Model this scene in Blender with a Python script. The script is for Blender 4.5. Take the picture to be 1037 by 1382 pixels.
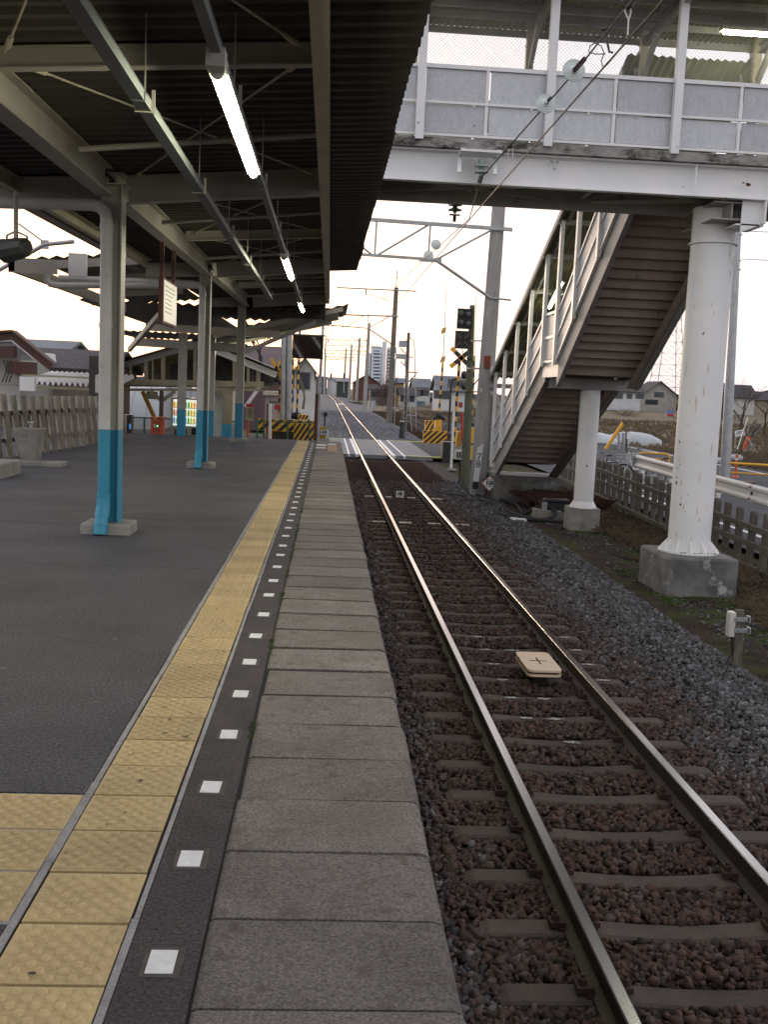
import bpy, math, random
import numpy as np
from mathutils import Vector, Matrix
random.seed(7); rng = np.random.default_rng(7)
for o in list(bpy.data.objects): bpy.data.objects.remove(o)
SC = bpy.context.scene; COL = SC.collection
R = math.radians
# ---------------------------------------------------------------- camera
F, YAW, PITCH, ROLL, CH = 1388.1, 0.0584, 0.118, 0.0444, 1.528      # focal length in photo pixels, angles, eye height above the platform
CX, CY = 518.5, 691.0
_f = Vector((math.sin(YAW)*math.cos(PITCH), math.cos(YAW)*math.cos(PITCH), -math.sin(PITCH)))
_r = Vector((math.cos(YAW), -math.sin(YAW), 0)); _u = _r.cross(_f)
RX = _r*math.cos(ROLL)+_u*math.sin(ROLL); UX = -_r*math.sin(ROLL)+_u*math.cos(ROLL)
cam = bpy.data.cameras.new('camera'); cam.sensor_fit = 'VERTICAL'; cam.sensor_height = 24; cam.lens = 24*F/1382
cam.clip_start = .05; cam.clip_end = 6000
co = bpy.data.objects.new('camera', cam); COL.objects.link(co)
co.matrix_world = Matrix(((RX.x, UX.x, -_f.x, 0), (RX.y, UX.y, -_f.y, 0), (RX.z, UX.z, -_f.z, CH), (0, 0, 0, 1)))
SC.camera = co
def at(px, py, **k):
    """real point seen at a photo pixel, at the measured distance X=, Y= or height Z="""
    d = RX*(px-CX) - UX*(py-CY) + _f*F
    (a, v), = k.items(); i = 'XYZ'.index(a); o = Vector((0, 0, CH))
    return o + d*((v-o[i])/d[i])
# ---------------------------------------------------------------- sky, sun, exposure
SUN_EL, SUN_AZ = R(3), R(-10)          # low sun ahead, a little left of the line
w = bpy.data.worlds.new('World'); SC.world = w; w.use_nodes = True
nt = w.node_tree; nt.nodes.clear()
sky = nt.nodes.new('ShaderNodeTexSky'); sky.sky_type = 'NISHITA'; sky.sun_disc = False
sky.sun_elevation = SUN_EL; sky.sun_rotation = SUN_AZ; sky.air_density = 1.0; sky.dust_density = 2.5; sky.ozone_density = 1.0
mx = nt.nodes.new('ShaderNodeMixRGB'); mx.inputs[0].default_value = .62; mx.inputs[2].default_value = (9.0, 8.75, 9.4, 1)
bg = nt.nodes.new('ShaderNodeBackground'); bg.inputs[1].default_value = .12
wo = nt.nodes.new('ShaderNodeOutputWorld')
nt.links.new(sky.outputs[0], mx.inputs[1]); nt.links.new(mx.outputs[0], bg.inputs[0]); nt.links.new(bg.outputs[0], wo.inputs[0])
sl = bpy.data.lights.new('sun', 'SUN'); sl.energy = .5; sl.angle = R(12); sl.color = (1, .78, .6)
so = bpy.data.objects.new('sun', sl); COL.objects.link(so)
sd = Vector((math.sin(SUN_AZ)*math.cos(SUN_EL), math.cos(SUN_AZ)*math.cos(SUN_EL), math.sin(SUN_EL)))
so.rotation_euler = sd.to_track_quat('Z', 'Y').to_euler()
SC.view_settings.view_transform = 'Standard'; SC.view_settings.look = 'None'; SC.view_settings.gamma = 1
SC.view_settings.use_curve_mapping = False; SC.view_settings.exposure = .5
SC.cycles.max_bounces = 6; SC.cycles.diffuse_bounces = 3; SC.cycles.caustics_reflective = False; SC.cycles.caustics_refractive = False
# ---------------------------------------------------------------- materials
MATS = {}
def M(name, c1, c2=None, s=3., rough=.7, metal=0., bump=0., bs=40., spots=None, sp=(.62, .68), ss=9., vary=0., emit=None, es=0., stretch=None, spec=.5, grain=0., gs=300.):
    """procedural material: two-tone noise, fine grain, optional spots of a third colour, per-object variation"""
    if name in MATS: return MATS[name]
    m = bpy.data.materials.new(name); m.use_nodes = True; n = m.node_tree.nodes; L = m.node_tree.links
    b = n['Principled BSDF']; b.inputs['Roughness'].default_value = rough; b.inputs['Metallic'].default_value = metal
    b.inputs['Specular IOR Level'].default_value = spec
    geo = n.new('ShaderNodeNewGeometry'); pos = geo.outputs['Position']
    if stretch:
        mp = n.new('ShaderNodeMapping'); mp.inputs['Scale'].default_value = stretch; L.new(pos, mp.inputs[0]); pos = mp.outputs[0]
    c2 = c2 or tuple(x*.8 for x in c1)
    def noise(sc, det=4, ro=.6):
        t = n.new('ShaderNodeTexNoise'); t.inputs['Scale'].default_value = sc; t.inputs['Detail'].default_value = det
        t.inputs['Roughness'].default_value = ro; L.new(pos, t.inputs['Vector']); return t.outputs[0]
    def ramp(src, a, c):
        r = n.new('ShaderNodeMapRange'); r.inputs[1].default_value = a; r.inputs[2].default_value = c; L.new(src, r.inputs[0]); return r.outputs[0]
    def mix(fac, a, c, mode='MIX'):
        x = n.new('ShaderNodeMixRGB'); x.blend_type = mode
        for i, v in ((0, fac), (1, a), (2, c)):
            if hasattr(v, 'links'): L.new(v, x.inputs[i])
            else: x.inputs[i].default_value = v if i == 0 else (*v, 1)
        return x.outputs[0]
    col = mix(ramp(noise(s), .35, .65), c1, c2)
    if grain:
        g = ramp(noise(gs, 2), .3, .7); v = n.new('ShaderNodeMapRange'); v.inputs[3].default_value = 1-grain; v.inputs[4].default_value = 1+grain
        L.new(g, v.inputs[0]); col = mix(1., col, v.outputs[0], 'MULTIPLY')
    if spots: col = mix(ramp(noise(ss, 5, .65), *sp), col, spots)
    if vary:
        oi = n.new('ShaderNodeObjectInfo'); v = n.new('ShaderNodeMapRange'); v.inputs[3].default_value = 1-vary; v.inputs[4].default_value = 1+vary
        L.new(oi.outputs['Random'], v.inputs[0]); col = mix(1., col, v.outputs[0], 'MULTIPLY')
    L.new(col, b.inputs['Base Color'])
    if bump:
        bp = n.new('ShaderNodeBump'); bp.inputs['Strength'].default_value = bump; bp.inputs['Distance'].default_value = .02
        L.new(noise(bs, 5), bp.inputs['Height']); L.new(bp.outputs[0], b.inputs['Normal'])
    if emit: b.inputs['Emission Color'].default_value = (*emit, 1); b.inputs['Emission Strength'].default_value = es
    MATS[name] = m; return m
m_asph = M('platform asphalt', (.084, .082, .092), (.053, .052, .060), .9, .82, bump=.9, bs=60, grain=.75, gs=70, spots=(.24, .23, .235), sp=(.645, .68), ss=55, vary=.07)
m_asph2 = M('strip asphalt', (.075, .062, .062), (.05, .043, .045), 4, .85, bump=1., bs=80, grain=.75, gs=90, spots=(.15, .12, .11), sp=(.66, .7), ss=60)
m_road = M('road asphalt', (.075, .08, .088), (.058, .062, .07), .8, .95, bump=.2, grain=.2, gs=60, spec=.15)
m_conc = M('concrete', (.33, .31, .28), (.22, .21, .19), 3, .85, bump=.35, bs=60, grain=.2, gs=150, spots=(.14, .13, .11), sp=(.55, .75), ss=5)
m_dconc = M('stained concrete', (.20, .195, .185), (.09, .088, .083), 2.5, .85, bump=.5, bs=50, grain=.2, gs=120, spots=(.36, .36, .34), sp=(.6, .7), ss=4)
m_stone = M('edge stone', (.215, .192, .175), (.155, .136, .122), 2.2, .85, bump=.8, bs=90, grain=.5, gs=110, vary=.22, spots=(.105, .085, .07), sp=(.54, .72), ss=11)
m_wall = M('platform wall', (.12, .11, .10), (.07, .065, .06), 2, .9, bump=.4)
m_tile = M('tactile yellow', (.52, .39, .195), (.44, .325, .165), 3, .55, grain=.10, gs=60, spots=(.33, .225, .115), sp=(.60, .78), ss=7, vary=.16)
m_chip = M('tile wear', (.06, .05, .045), None, 5, .9)
m_mortar = M('mortar', (.34, .33, .33), (.24, .235, .235), 8, .85, grain=.25, gs=150)
m_white = M('white marker', (.78, .79, .8), (.68, .68, .7), 30, .55, grain=.08)
m_joint = M('dark joint', (.02, .018, .018), None, 8, .95)
m_moss = M('moss', (.06, .085, .02), (.035, .05, .015), 20, .95)
m_rust = M('rusty rail', (.035, .022, .017), (.022, .014, .012), 9, .65, bump=.3)
m_railtop = M('polished rail', (.62, .60, .58), (.5, .49, .48), 5, .2, metal=1, stretch=(60, .6, 1))
m_sleeper = M('sleeper concrete', (.074, .058, .049), (.052, .041, .035), 3, .9, bump=.5, bs=70, grain=.35, gs=160, spots=(.045, .032, .027), sp=(.55, .75), ss=6, vary=.12)
m_clip = M('rusty clip', (.05, .022, .015), (.03, .015, .011), 30, .8)
m_steelg = M('grey painted steel', (.43, .395, .35), (.35, .325, .29), 2, .55, bump=.05, spots=(.12, .07, .045), sp=(.68, .75), ss=7)
m_steelc = M('cream painted steel', (.56, .51, .40), (.46, .42, .33), 2.5, .5, spots=(.16, .08, .045), sp=(.66, .73), ss=9)
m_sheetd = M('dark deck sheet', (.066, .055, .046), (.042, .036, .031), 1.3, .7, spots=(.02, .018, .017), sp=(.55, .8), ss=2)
m_blue = M('blue paint', (.035, .30, .44), (.03, .255, .39), 2, .38, grain=.05, spots=(.03, .12, .16), sp=(.69, .73), ss=20)
m_bwhite = M('bridge white paint', (.80, .79, .78), (.73, .73, .73), 1.2, .42, spots=(.24, .09, .035), sp=(.70, .735), ss=7, bump=.03)
m_bgrey = M('bridge weathered steel', (.36, .35, .34), (.28, .27, .26), 2, .6, spots=(.13, .09, .07), sp=(.63, .72), ss=5)
m_panel = M('galvanised panel', (.50, .515, .53), (.44, .455, .475), 14, .5, metal=.15, grain=.12, gs=60, vary=.13, spots=(.30, .28, .25), sp=(.66, .8), ss=3, stretch=(1, 1, .35))
m_tread = M('brown step underside', (.35, .27, .225), (.27, .21, .18), 3, .65, spots=(.09, .028, .014), sp=(.655, .69), ss=6, vary=.07)
m_pvc = M('grey pvc pipe', (.60, .585, .56), (.52, .50, .48), 3, .4, spots=(.2, .18, .16), sp=(.62, .8), ss=6)
m_alu = M('galvanised metal', (.42, .43, .44), (.33, .34, .35), 6, .4, metal=.5)
m_wood = M('cream timber', (.34, .30, .20), (.24, .21, .14), 4, .7)
m_dwood = M('weathered timber', (.15, .13, .105), (.09, .078, .065), 7, .9, bump=.4, stretch=(3, 3, 1), spots=(.15, .13, .11), sp=(.6, .75), ss=12, vary=.15)
m_cslat = M('fence concrete', (.33, .285, .23), (.22, .195, .165), 5, .9, bump=.3, spots=(.10, .085, .07), sp=(.62, .8), ss=6, vary=.15)
m_black = M('black', (.02, .02, .022), None, 5, .5)
m_rubber = M('black rubber', (.03, .03, .032), (.02, .02, .02), 5, .6)
m_yel = M('safety yellow', (.75, .40, .03), (.62, .33, .03), 5, .5, spots=(.3, .16, .03), sp=(.7, .78), ss=10)
m_org = M('orange red', (.62, .10, .025), (.54, .09, .025), 5, .45)
m_red = M('red', (.55, .03, .03), None, 5, .5)
m_brown = M('brown paint', (.10, .035, .025), (.07, .027, .02), 5, .6)
m_pole = M('pole concrete', (.38, .37, .355), (.29, .285, .275), 1.5, .85, bump=.15, grain=.12, gs=80, spots=(.14, .13, .125), sp=(.55, .8), ss=2, stretch=(3, 3, .5))
m_gpole = M('green mossy pole', (.15, .16, .10), (.11, .12, .085), 4, .85)
m_porc = M('porcelain', (.66, .72, .70), (.6, .66, .64), 5, .12)
m_gporc = M('green porcelain', (.12, .20, .18), None, 5, .15)
m_green = M('green paint', (.02, .13, .09), None, 5, .5)
m_glow = M('lit tube', (.9, .9, .85), None, 5, .4, emit=(1, .98, .68), es=65)
m_lampw = M('lamp body', (.62, .6, .55), None, 5, .4)
m_wire = M('wire', (.06, .055, .05), None, 5, .5, metal=.4)
m_cable = M('grey conduit', (.055, .055, .06), (.04, .04, .044), 9, .95, spec=.1)
def lin(*c): return tuple(c)
# ---------------------------------------------------------------- mesh building
ORG = {}
class MB:
    def __init__(s): s.v = []; s.f = []; s.m = []; s.mi = 0
    def add(s, vs, fs):
        o = len(s.v); s.v += [tuple(v) for v in vs]; s.f += [tuple(i+o for i in f) for f in fs]; s.m += [s.mi]*len(fs); return s
    def box(s, a, b):
        x0, y0, z0 = (min(p, q) for p, q in zip(a, b)); x1, y1, z1 = (max(p, q) for p, q in zip(a, b))
        return s.add([(x0, y0, z0), (x1, y0, z0), (x1, y1, z0), (x0, y1, z0), (x0, y0, z1), (x1, y0, z1), (x1, y1, z1), (x0, y1, z1)],
                     [(0, 3, 2, 1), (4, 5, 6, 7), (0, 1, 5, 4), (1, 2, 6, 5), (2, 3, 7, 6), (3, 0, 4, 7)])
    def cbox(s, c, d, ch=.01):                      # box with chamfered top and side edges, for things seen close
        x, y, z = c; a, b, h = d[0]/2, d[1]/2, d[2]
        def ring(k, zz): return [(x-a+k, y-b, zz), (x+a-k, y-b, zz), (x+a, y-b+k, zz), (x+a, y+b-k, zz), (x+a-k, y+b, zz), (x-a+k, y+b, zz), (x-a, y+b-k, zz), (x-a, y-b+k, zz)]
        def ins(r, k): return [(x+(p[0]-x)*(1-k/a), y+(p[1]-y)*(1-k/b), zz) for p, zz in ((q, q[2]) for q in r)]
        r0 = ring(ch, z); r1 = ring(ch, z+h-ch); r2 = ins(ring(ch, z+h), ch); n = 8
        fs = [tuple(range(7, -1, -1)), tuple(range(16, 24))]
        for k in (0, 8):
            for i in range(8): fs.append((k+i, k+(i+1) % 8, k+8+(i+1) % 8, k+8+i))
        return s.add(r0+r1+r2, fs)
    def bar(s, p, q, w, h=None, up=(0, 0, 1)):      # rectangular beam p->q, width w (sideways), height h
        h = h or w; p = Vector(p); q = Vector(q); d = (q-p).normalized(); u = Vector(up)
        if abs(d.dot(u)) > .97: u = Vector((0, 1, 0))
        x = d.cross(u).normalized(); u = x.cross(d)
        vs = [c+x*(w/2*i)+u*(h/2*j) for c in (p, q) for i, j in ((-1, -1), (1, -1), (1, 1), (-1, 1))]
        return s.add(vs, [(0, 3, 2, 1)[::-1], (4, 7, 6, 5)[::-1], (0, 1, 5, 4), (1, 2, 6, 5), (2, 3, 7, 6), (3, 0, 4, 7)])
    def ibeam(s, p, q, w, h, t=.012, up=(0, 0, 1)):
        p = Vector(p); q = Vector(q); d = (q-p).normalized(); u = Vector(up)
        if abs(d.dot(u)) > .97: u = Vector((0, 1, 0))
        x = d.cross(u).normalized(); u = x.cross(d)
        s.bar(p+u*(h/2-t/2), q+u*(h/2-t/2), w, t, u); s.bar(p-u*(h/2-t/2), q-u*(h/2-t/2), w, t, u)
        return s.bar(p, q, t, h-2*t, u)
    def chan(s, p, q, w, h, t=.012, side=1):
        p = Vector(p); q = Vector(q); d = (q-p).normalized(); x = d.cross(Vector((0, 0, 1))).normalized(); u = x.cross(d)
        s.bar(p+u*(h/2-t/2), q+u*(h/2-t/2), w, t, u); s.bar(p-u*(h/2-t/2), q-u*(h/2-t/2), w, t, u)
        o = x*(side*(w/2-t/2)); return s.bar(p+o, q+o, t, h-2*t, u)
    def tube(s, pts, r, n=8, caps=True):
        pts = [Vector(p) for p in pts]; rs = r if isinstance(r, (list, tuple)) else [r]*len(pts); vs = []; fs = []
        prev = None
        for i, p in enumerate(pts):
            d = (pts[min(i+1, len(pts)-1)]-pts[max(i-1, 0)]).normalized()
            if prev is None:
                a = Vector((0, 0, 1)) if abs(d.z) < .9 else Vector((1, 0, 0)); x = d.cross(a).normalized()
            else: x = (prev-d*prev.dot(d)).normalized()
            prev = x; y = d.cross(x)
            vs += [p+(x*math.cos(2*math.pi*k/n)+y*math.sin(2*math.pi*k/n))*rs[i] for k in range(n)]
        for i in range(len(pts)-1):
            for k in range(n): fs.append((i*n+k, i*n+(k+1) % n, (i+1)*n+(k+1) % n, (i+1)*n+k))
        if caps: fs += [tuple(range(n-1, -1, -1)), tuple((len(pts)-1)*n+k for k in range(n))]
        return s.add(vs, fs)
    def lathe(s, prof, c=(0, 0, 0), n=12, axis=None):   # prof: [(r, h)...] along axis
        ax = Vector(axis or (0, 0, 1)).normalized(); a = Vector((1, 0, 0)) if abs(ax.x) < .9 else Vector((0, 1, 0))
        x = ax.cross(a).normalized(); y = ax.cross(x); c = Vector(c); vs = []; fs = []
        for r, h in prof: vs += [c+ax*h+(x*math.cos(2*math.pi*k/n)+y*math.sin(2*math.pi*k/n))*max(r, 1e-4) for k in range(n)]
        for i in range(len(prof)-1):
            for k in range(n): fs.append((i*n+k, i*n+(k+1) % n, (i+1)*n+(k+1) % n, (i+1)*n+k))
        fs += [tuple(range(n-1, -1, -1)), tuple((len(prof)-1)*n+k for k in range(n))]
        return s.add(vs, fs)
    def prism(s, poly, p, d, a=(1, 0, 0), b=(0, 0, 1)):  # polygon in the plane (a,b) at p, swept by vector d
        p = Vector(p); d = Vector(d); a = Vector(a); b = Vector(b); n = len(poly)
        lo = [p+a*u+b*v for u, v in poly]; vs = lo+[q+d for q in lo]
        fs = [tuple(range(n)), tuple(range(2*n-1, n-1, -1))]+[(i, n+i, n+(i+1) % n, (i+1) % n) for i in range(n)]
        return s.add(vs, fs)
    def quad(s, *p): return s.add(p, [tuple(range(len(p)))])
    def sph(s, c, r, n=8, k=(1, 1, 1)):
        c = Vector(c); vs = [c+Vector((0, 0, -r*k[2]))]; fs = []; m = max(3, n//2)
        for i in range(1, m):
            t = math.pi*i/m
            vs += [c+Vector((r*k[0]*math.sin(t)*math.cos(2*math.pi*j/n), r*k[1]*math.sin(t)*math.sin(2*math.pi*j/n), -r*k[2]*math.cos(t))) for j in range(n)]
        vs.append(c+Vector((0, 0, r*k[2])))
        for j in range(n): fs.append((0, 1+(j+1) % n, 1+j)); fs.append((len(vs)-1, 1+(m-2)*n+j, 1+(m-2)*n+(j+1) % n))
        for i in range(m-2):
            for j in range(n): a = 1+i*n; fs.append((a+j, a+(j+1) % n, a+n+(j+1) % n, a+n+j))
        return s.add(vs, fs)
    def build(s, name, mat, parent=None, smooth=False, kind=None, fix=False):
        me = bpy.data.meshes.new(name); o = Vector(ORG.get(parent.name, (0, 0, 0))) if parent else Vector()
        me.from_pydata([tuple(Vector(v)-o) for v in s.v], [], s.f)
        for m in (mat if isinstance(mat, (list, tuple)) else [mat]): me.materials.append(m)
        if any(s.m): me.polygons.foreach_set('material_index', s.m)
        if smooth is not False:
            try: me.set_sharp_from_angle(angle=R(smooth if smooth is not True else 40)); me.polygons.foreach_set('use_smooth', [True]*len(me.polygons)); me.set_sharp_from_angle(angle=R(smooth if smooth is not True else 40))
            except Exception: pass
        ob = bpy.data.objects.new(name, me); COL.objects.link(ob)
        if parent: ob.parent = parent; ORG[ob.name] = tuple(o)
        if kind: ob['kind'] = kind
        me.update(); return ob
def tag(o, label=None, cat=None, group=None, kind=None):
    if label: o['label'] = label
    if cat: o['category'] = cat
    if group: o['group'] = group
    if kind: o['kind'] = kind
    return o
def thing(name, loc, label=None, cat=None, group=None, kind=None):
    o = bpy.data.objects.new(name, None); o.empty_display_size = .1; o.location = loc; COL.objects.link(o)
    ORG[o.name] = tuple(loc); return tag(o, label, cat, group, kind)
def lone(mb, name, mat, loc, label, cat, group=None, smooth=False):   # a thing that is one mesh, origin at its base
    me_o = thing('tmp', loc); ob = mb.build(name, mat, me_o, smooth); ob.parent = None; ob.location = loc
    bpy.data.objects.remove(me_o); return tag(ob, label, cat, group)
def kids(o): return [c for c in bpy.data.objects if c.parent == o]
def copy_tree(o, loc=None, rz=None, parent=None, label=None):
    c = o.copy(); COL.objects.link(c); c.parent = parent
    if loc is not None: c.location = loc; ORG[c.name] = tuple(loc)
    if rz is not None: c.rotation_euler.z = rz
    if label: c['label'] = label
    for ch in o.children: copy_tree(ch, None, None, c)
    return c
def piece(src, parent, loc, rot=None):      # one more alike piece sharing the mesh
    c = src.copy(); COL.objects.link(c); c.parent = parent; c.location = loc
    if rot is not None: c.rotation_euler = rot
    return c
def text(body, loc, size, mat, parent, normal='-Y', name='lettering', bold=.0, align='CENTER', depth=.001, spacing=1):
    cu = bpy.data.curves.new('lettering', 'FONT'); cu.body = body; cu.size = size; cu.align_x = align; cu.align_y = 'CENTER'; cu.extrude = depth; cu.offset = bold; cu.space_line = spacing
    t = bpy.data.objects.new('lettering', cu); COL.objects.link(t)
    dg = bpy.context.evaluated_depsgraph_get(); me = bpy.data.meshes.new_from_object(t.evaluated_get(dg)); bpy.data.objects.remove(t)
    me.materials.clear(); me.materials.append(mat)
    o = bpy.data.objects.new(name, me); COL.objects.link(o); o.parent = parent
    pl = Vector(ORG.get(parent.name, (0, 0, 0))) if parent else Vector()
    o.location = Vector(loc)-pl
    if isinstance(normal, str): o.rotation_euler = {'-Y': (R(90), 0, 0), '+Z': (0, 0, 0)}[normal]
    else: o.rotation_euler = normal
    return o
# ================================================================ setting: ground, track, platform, roads
ZR = -1.0215; TX = 1.927; RX1, RX2 = 1.361, 2.493; GZ = -1.21; ZB = -1.217; YN, YF = 40.7, 52.6
def sheet(name, mat, x0, x1, y0, y1, z, kind='structure', nx=1, ny=1, zf=None, jit=0):
    mb = MB(); vs = []; fs = []
    for j in range(ny+1):
        for i in range(nx+1):
            x = x0+(x1-x0)*i/nx; y = y0+(y1-y0)*j/ny
            zz = (zf(x, y) if zf else z)+(random.uniform(-jit, jit) if jit else 0); vs.append((x, y, zz))
    for j in range(ny):
        for i in range(nx): a = j*(nx+1)+i; fs.append((a, a+1, a+nx+2, a+nx+1))
    return mb.add(vs, fs).build(name, mat, None, kind=kind, smooth=bool(jit or zf))
m_field = M('dry winter field', (.125, .088, .054), (.085, .075, .040), .035, .95, bump=.6, bs=3, spots=(.07, .085, .03), sp=(.55, .62), ss=.06, grain=.35, gs=2.5)
m_dirt = M('trackside dirt', (.05, .036, .027), (.028, .022, .018), 3, .98, bump=1., bs=35, grain=.8, gs=35, spots=(.04, .058, .015), sp=(.50, .62), ss=1.3, spec=.1)
m_bed = M('ballast bed', (.036, .022, .018), (.022, .015, .013), 6, .95, bump=1., bs=40, grain=.5, gs=60)
m_gravel = M('blue grey gravel', (.125, .125, .135), (.08, .08, .088), 20, .9, bump=1., bs=14, grain=.6, gs=22)
sheet('ground', m_field, -1500, 1800, -60, 3500, -1.36)
sheet('trackside_ground', m_dirt, 4.38, 8.0, -3, 41, GZ, nx=24, ny=240, zf=lambda x, y: GZ-.09*max(0, (x-7.6))+.015*math.sin(x*7+y*3)*math.sin(y*2.1), jit=.008)
sheet('right_road', m_road, 8.0, 18.4, -10, 92, -1.155)
sheet('crossing_road', m_road, -40, 7.0, YN, YF, -1.047)
MB().quad((7.0, YN, -1.047), (7.0, YF, -1.047), (9.5, YF, -1.15), (9.5, YN, -1.15)).build('road_ramp', m_road, None, kind='structure')
sheet('station_street', M('street asphalt', (.17, .17, .175), (.13, .13, .135), 1, .85), -60, -1.35, 29.7, YN, -1.06)
sheet('left_ground', m_field, -60, -7.2, -20, 29.7, -.9)
# bed profile: gap beside the platform, flat top, right shoulder, ditch
def bedz(x, y): return ZB if x < 3.55 else ZB+.06*(1-abs(x-3.75)/.2) if x < 3.95 else min(-1.212, ZB+(x-3.95)*.01)
sheet('track_bed', m_bed, .3, 4.4, -3, YN, 0, nx=20, ny=120, zf=bedz, jit=.006)
mb = MB()                                      # higher, cleaner ballast beyond the crossing
prof = [(-3.2, -1.34), (-1.2, -1.12), (.2, -1.10), (3.9, -1.10), (6.2, -1.34)]
ys = [YF, 60, 90, 140, 220, 400, 700]
vs = [(x, y, z) for y in ys for x, z in prof]; n = len(prof)
mb.add(vs, [(j*n+i, j*n+i+1, (j+1)*n+i+1, (j+1)*n+i) for j in range(len(ys)-1) for i in range(n-1)])
mb.build('far_ballast', m_gravel, None, kind='structure')
# ---- the railway track
track = thing('railway_track', (0, 0, 0), 'single narrow gauge track on concrete sleepers running straight away beside the platform', 'railway track', kind='structure')
prof = [(-.0635, -.153), (.0635, -.153), (.0635, -.142), (.012, -.125), (.009, -.05), (.0325, -.037), (.0325, -.006), (.027, 0), (-.027, 0), (-.0325, -.006), (-.0325, -.037), (-.009, -.05), (-.012, -.125), (-.0635, -.142)]
for x in (RX1, RX2):
    mb = MB(); L = [-3, 3, 6, 12, 25, 50, 100, 200, 400, 640]; n = len(prof)
    for y in L: mb.v += [(x+a-(max(0, y-150)**2*.000028), y, ZR+b) for a, b in prof]
    for j in range(len(L)-1):
        for i in range(n):
            mb.f.append((j*n+i, (j+1)*n+i, (j+1)*n+(i+1) % n, j*n+(i+1) % n)); mb.m.append(1 if i in (6, 7, 8) else 0)
    mb.build('rail', [m_rust, m_railtop], track)
def sleeper_mesh():
    mb = MB(); xs = [-1.04, -1.0, -.75, -.45, -.2, 0, .2, .45, .75, 1.0, 1.04]; vs = []
    for x in xs:
        t = -1.243-(.026*max(0, 1-(abs(x)/.42)**2) if abs(x) < .42 else 0)-(.02 if abs(x) > 1.02 else 0); hw = .082
        vs += [(TX+x, -.12, -1.42), (TX+x, -hw, t-.012), (TX+x, -hw+.015, t), (TX+x, hw-.015, t), (TX+x, hw, t-.012), (TX+x, .13, -1.42)]
    n = 6; fs = [(j*n+i, (j+1)*n+i, (j+1)*n+i+1, j*n+i+1) for j in range(len(xs)-1) for i in range(n-1)]
    fs += [tuple(range(n)), tuple(range((len(xs)-1)*n+n-1, (len(xs)-1)*n-1, -1))]
    return mb.add(vs, fs)
sl0 = sleeper_mesh().build('sleeper', m_sleeper, track); sl0.location = (0, 3.204, .07)
clip = MB(); clip.box((-.085, -.05, -1.243), (.085, .05, -1.228)); clip.box((-.13, -.035, -1.228), (-.05, .035, -1.2)); clip.box((.05, -.035, -1.228), (.13, .035, -1.2))
clip.lathe([(.022, 0), (.022, .03), (.012, .032), (.012, .05)], (-.1, 0, -1.2), 6); clip.lathe([(.022, 0), (.022, .03), (.012, .032), (.012, .05)], (.1, 0, -1.2), 6)
cl0 = clip.build('rail_clip', m_clip, track); cl0.location = (RX1, 3.204, .07)
SLY = [3.204+.578*k for k in range(48)]
for k, y in enumerate(SLY):
    if k: piece(sl0, track, (random.uniform(-.012, .012), y, .07+random.uniform(-.004, .002)), (0, 0, random.uniform(-.006, .006)))
    for x in (RX1, RX2):
        if k or x != RX1: piece(cl0, track, (x, y, .07))
wm = M('chalk paint', (.42, .41, .39), (.3, .29, .28), 30, .9, spots=(.075, .06, .05), sp=(.5, .56), ss=45)
for k, xs in ((8, (2.04,)), (9, (1.78, 2.03)), (10, (1.78, 2.05)), (11, (1.77, 2.75)), (12, (1.78, 2.76)), (13, (1.78, 2.07, 2.78)), (14, (1.77, 2.78))):
    for x in xs:
        mb = MB(); pts = []
        for a in range(9): t = 2*math.pi*a/9; rr = random.uniform(.6, 1.1); pts.append((x+.085*rr*math.cos(t), SLY[k]+.035*rr*math.sin(t), -1.173-(.026*max(0, 1-(abs(x-TX)/.42)**2) if abs(x-TX) < .42 else 0)+.007))
        mb.quad(*pts).build('chalk_mark', wm, track)
for Y, xs in ((20.97, ((1.0, 1.26), (1.55, 1.8), (2.15, 2.4), (2.72, 3.0))), (25.97, ((1.0, 1.26), (1.55, 1.7), (2.1, 2.3), (2.72, 3.0))), (31.95, ((2.72, 3.0),))):
    for a, b in xs: MB().box((a, Y-.09, -1.25), (b, Y+.09, -1.228)).build('white_sleeper_plate', M('dirty white board', (.45, .42, .36), (.33, .3, .26), 9, .8), track)
# anti-trespass ribs in front of the crossing
mb = MB(); gm = M('rust brown ribs', (.055, .026, .018), (.032, .018, .014), 8, .9)
for xa, xb in ((.55, 1.3), (1.5, 2.46), (2.66, 3.6)):
    y = 30.7
    while y < 38.6:
        x = xa
        while x < xb:
            mb.add([(x, y, -1.26), (x+.1, y, -1.26), (x+.1, y+.12, -1.26), (x, y+.12, -1.26), (x+.05+random.uniform(-.03, .03), y+.06, -1.09-random.uniform(0, .07))], [(0, 1, 4), (1, 2, 4), (2, 3, 4), (3, 0, 4)]); x += .12
        y += .2
tag(mb.build('trespass_guard', gm, track), kind='stuff')
# level crossing deck and its paint
deck = M('crossing panel', (.20, .205, .21), (.15, .155, .16), 2, .8)
for a, b in ((.1, 1.30), (1.43, 2.42), (2.56, 4.2)): MB().box((a, YN-.2, -1.25), (b, YF+.1, -1.097)).build('crossing_panel', deck, track)
for a, b in ((.84, .92), (1.14, 1.29), (2.565, 2.73), (3.03, 3.12)): MB().box((a, YN-.3, -1.2), (b, YF+.2, -1.091)).build('white_line', m_white, track)
yl = M('yellow line', (.55, .58, .08), (.45, .5, .08), 5, .6)
for a, b, y in ((-1.2, .84, YN), (3.12, 6.6, YN), (-1.2, .84, YF), (3.12, 6.0, YF)): MB().box((a, y-.12, -1.14), (b, y+.12, -1.09)).build('yellow_line', yl, track)
for o in list(track.children):
    if o.name.split('.')[0] in ('white_sleeper_plate', 'trespass_guard', 'crossing_panel', 'white_line', 'yellow_line'): o.location.z += .07
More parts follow.
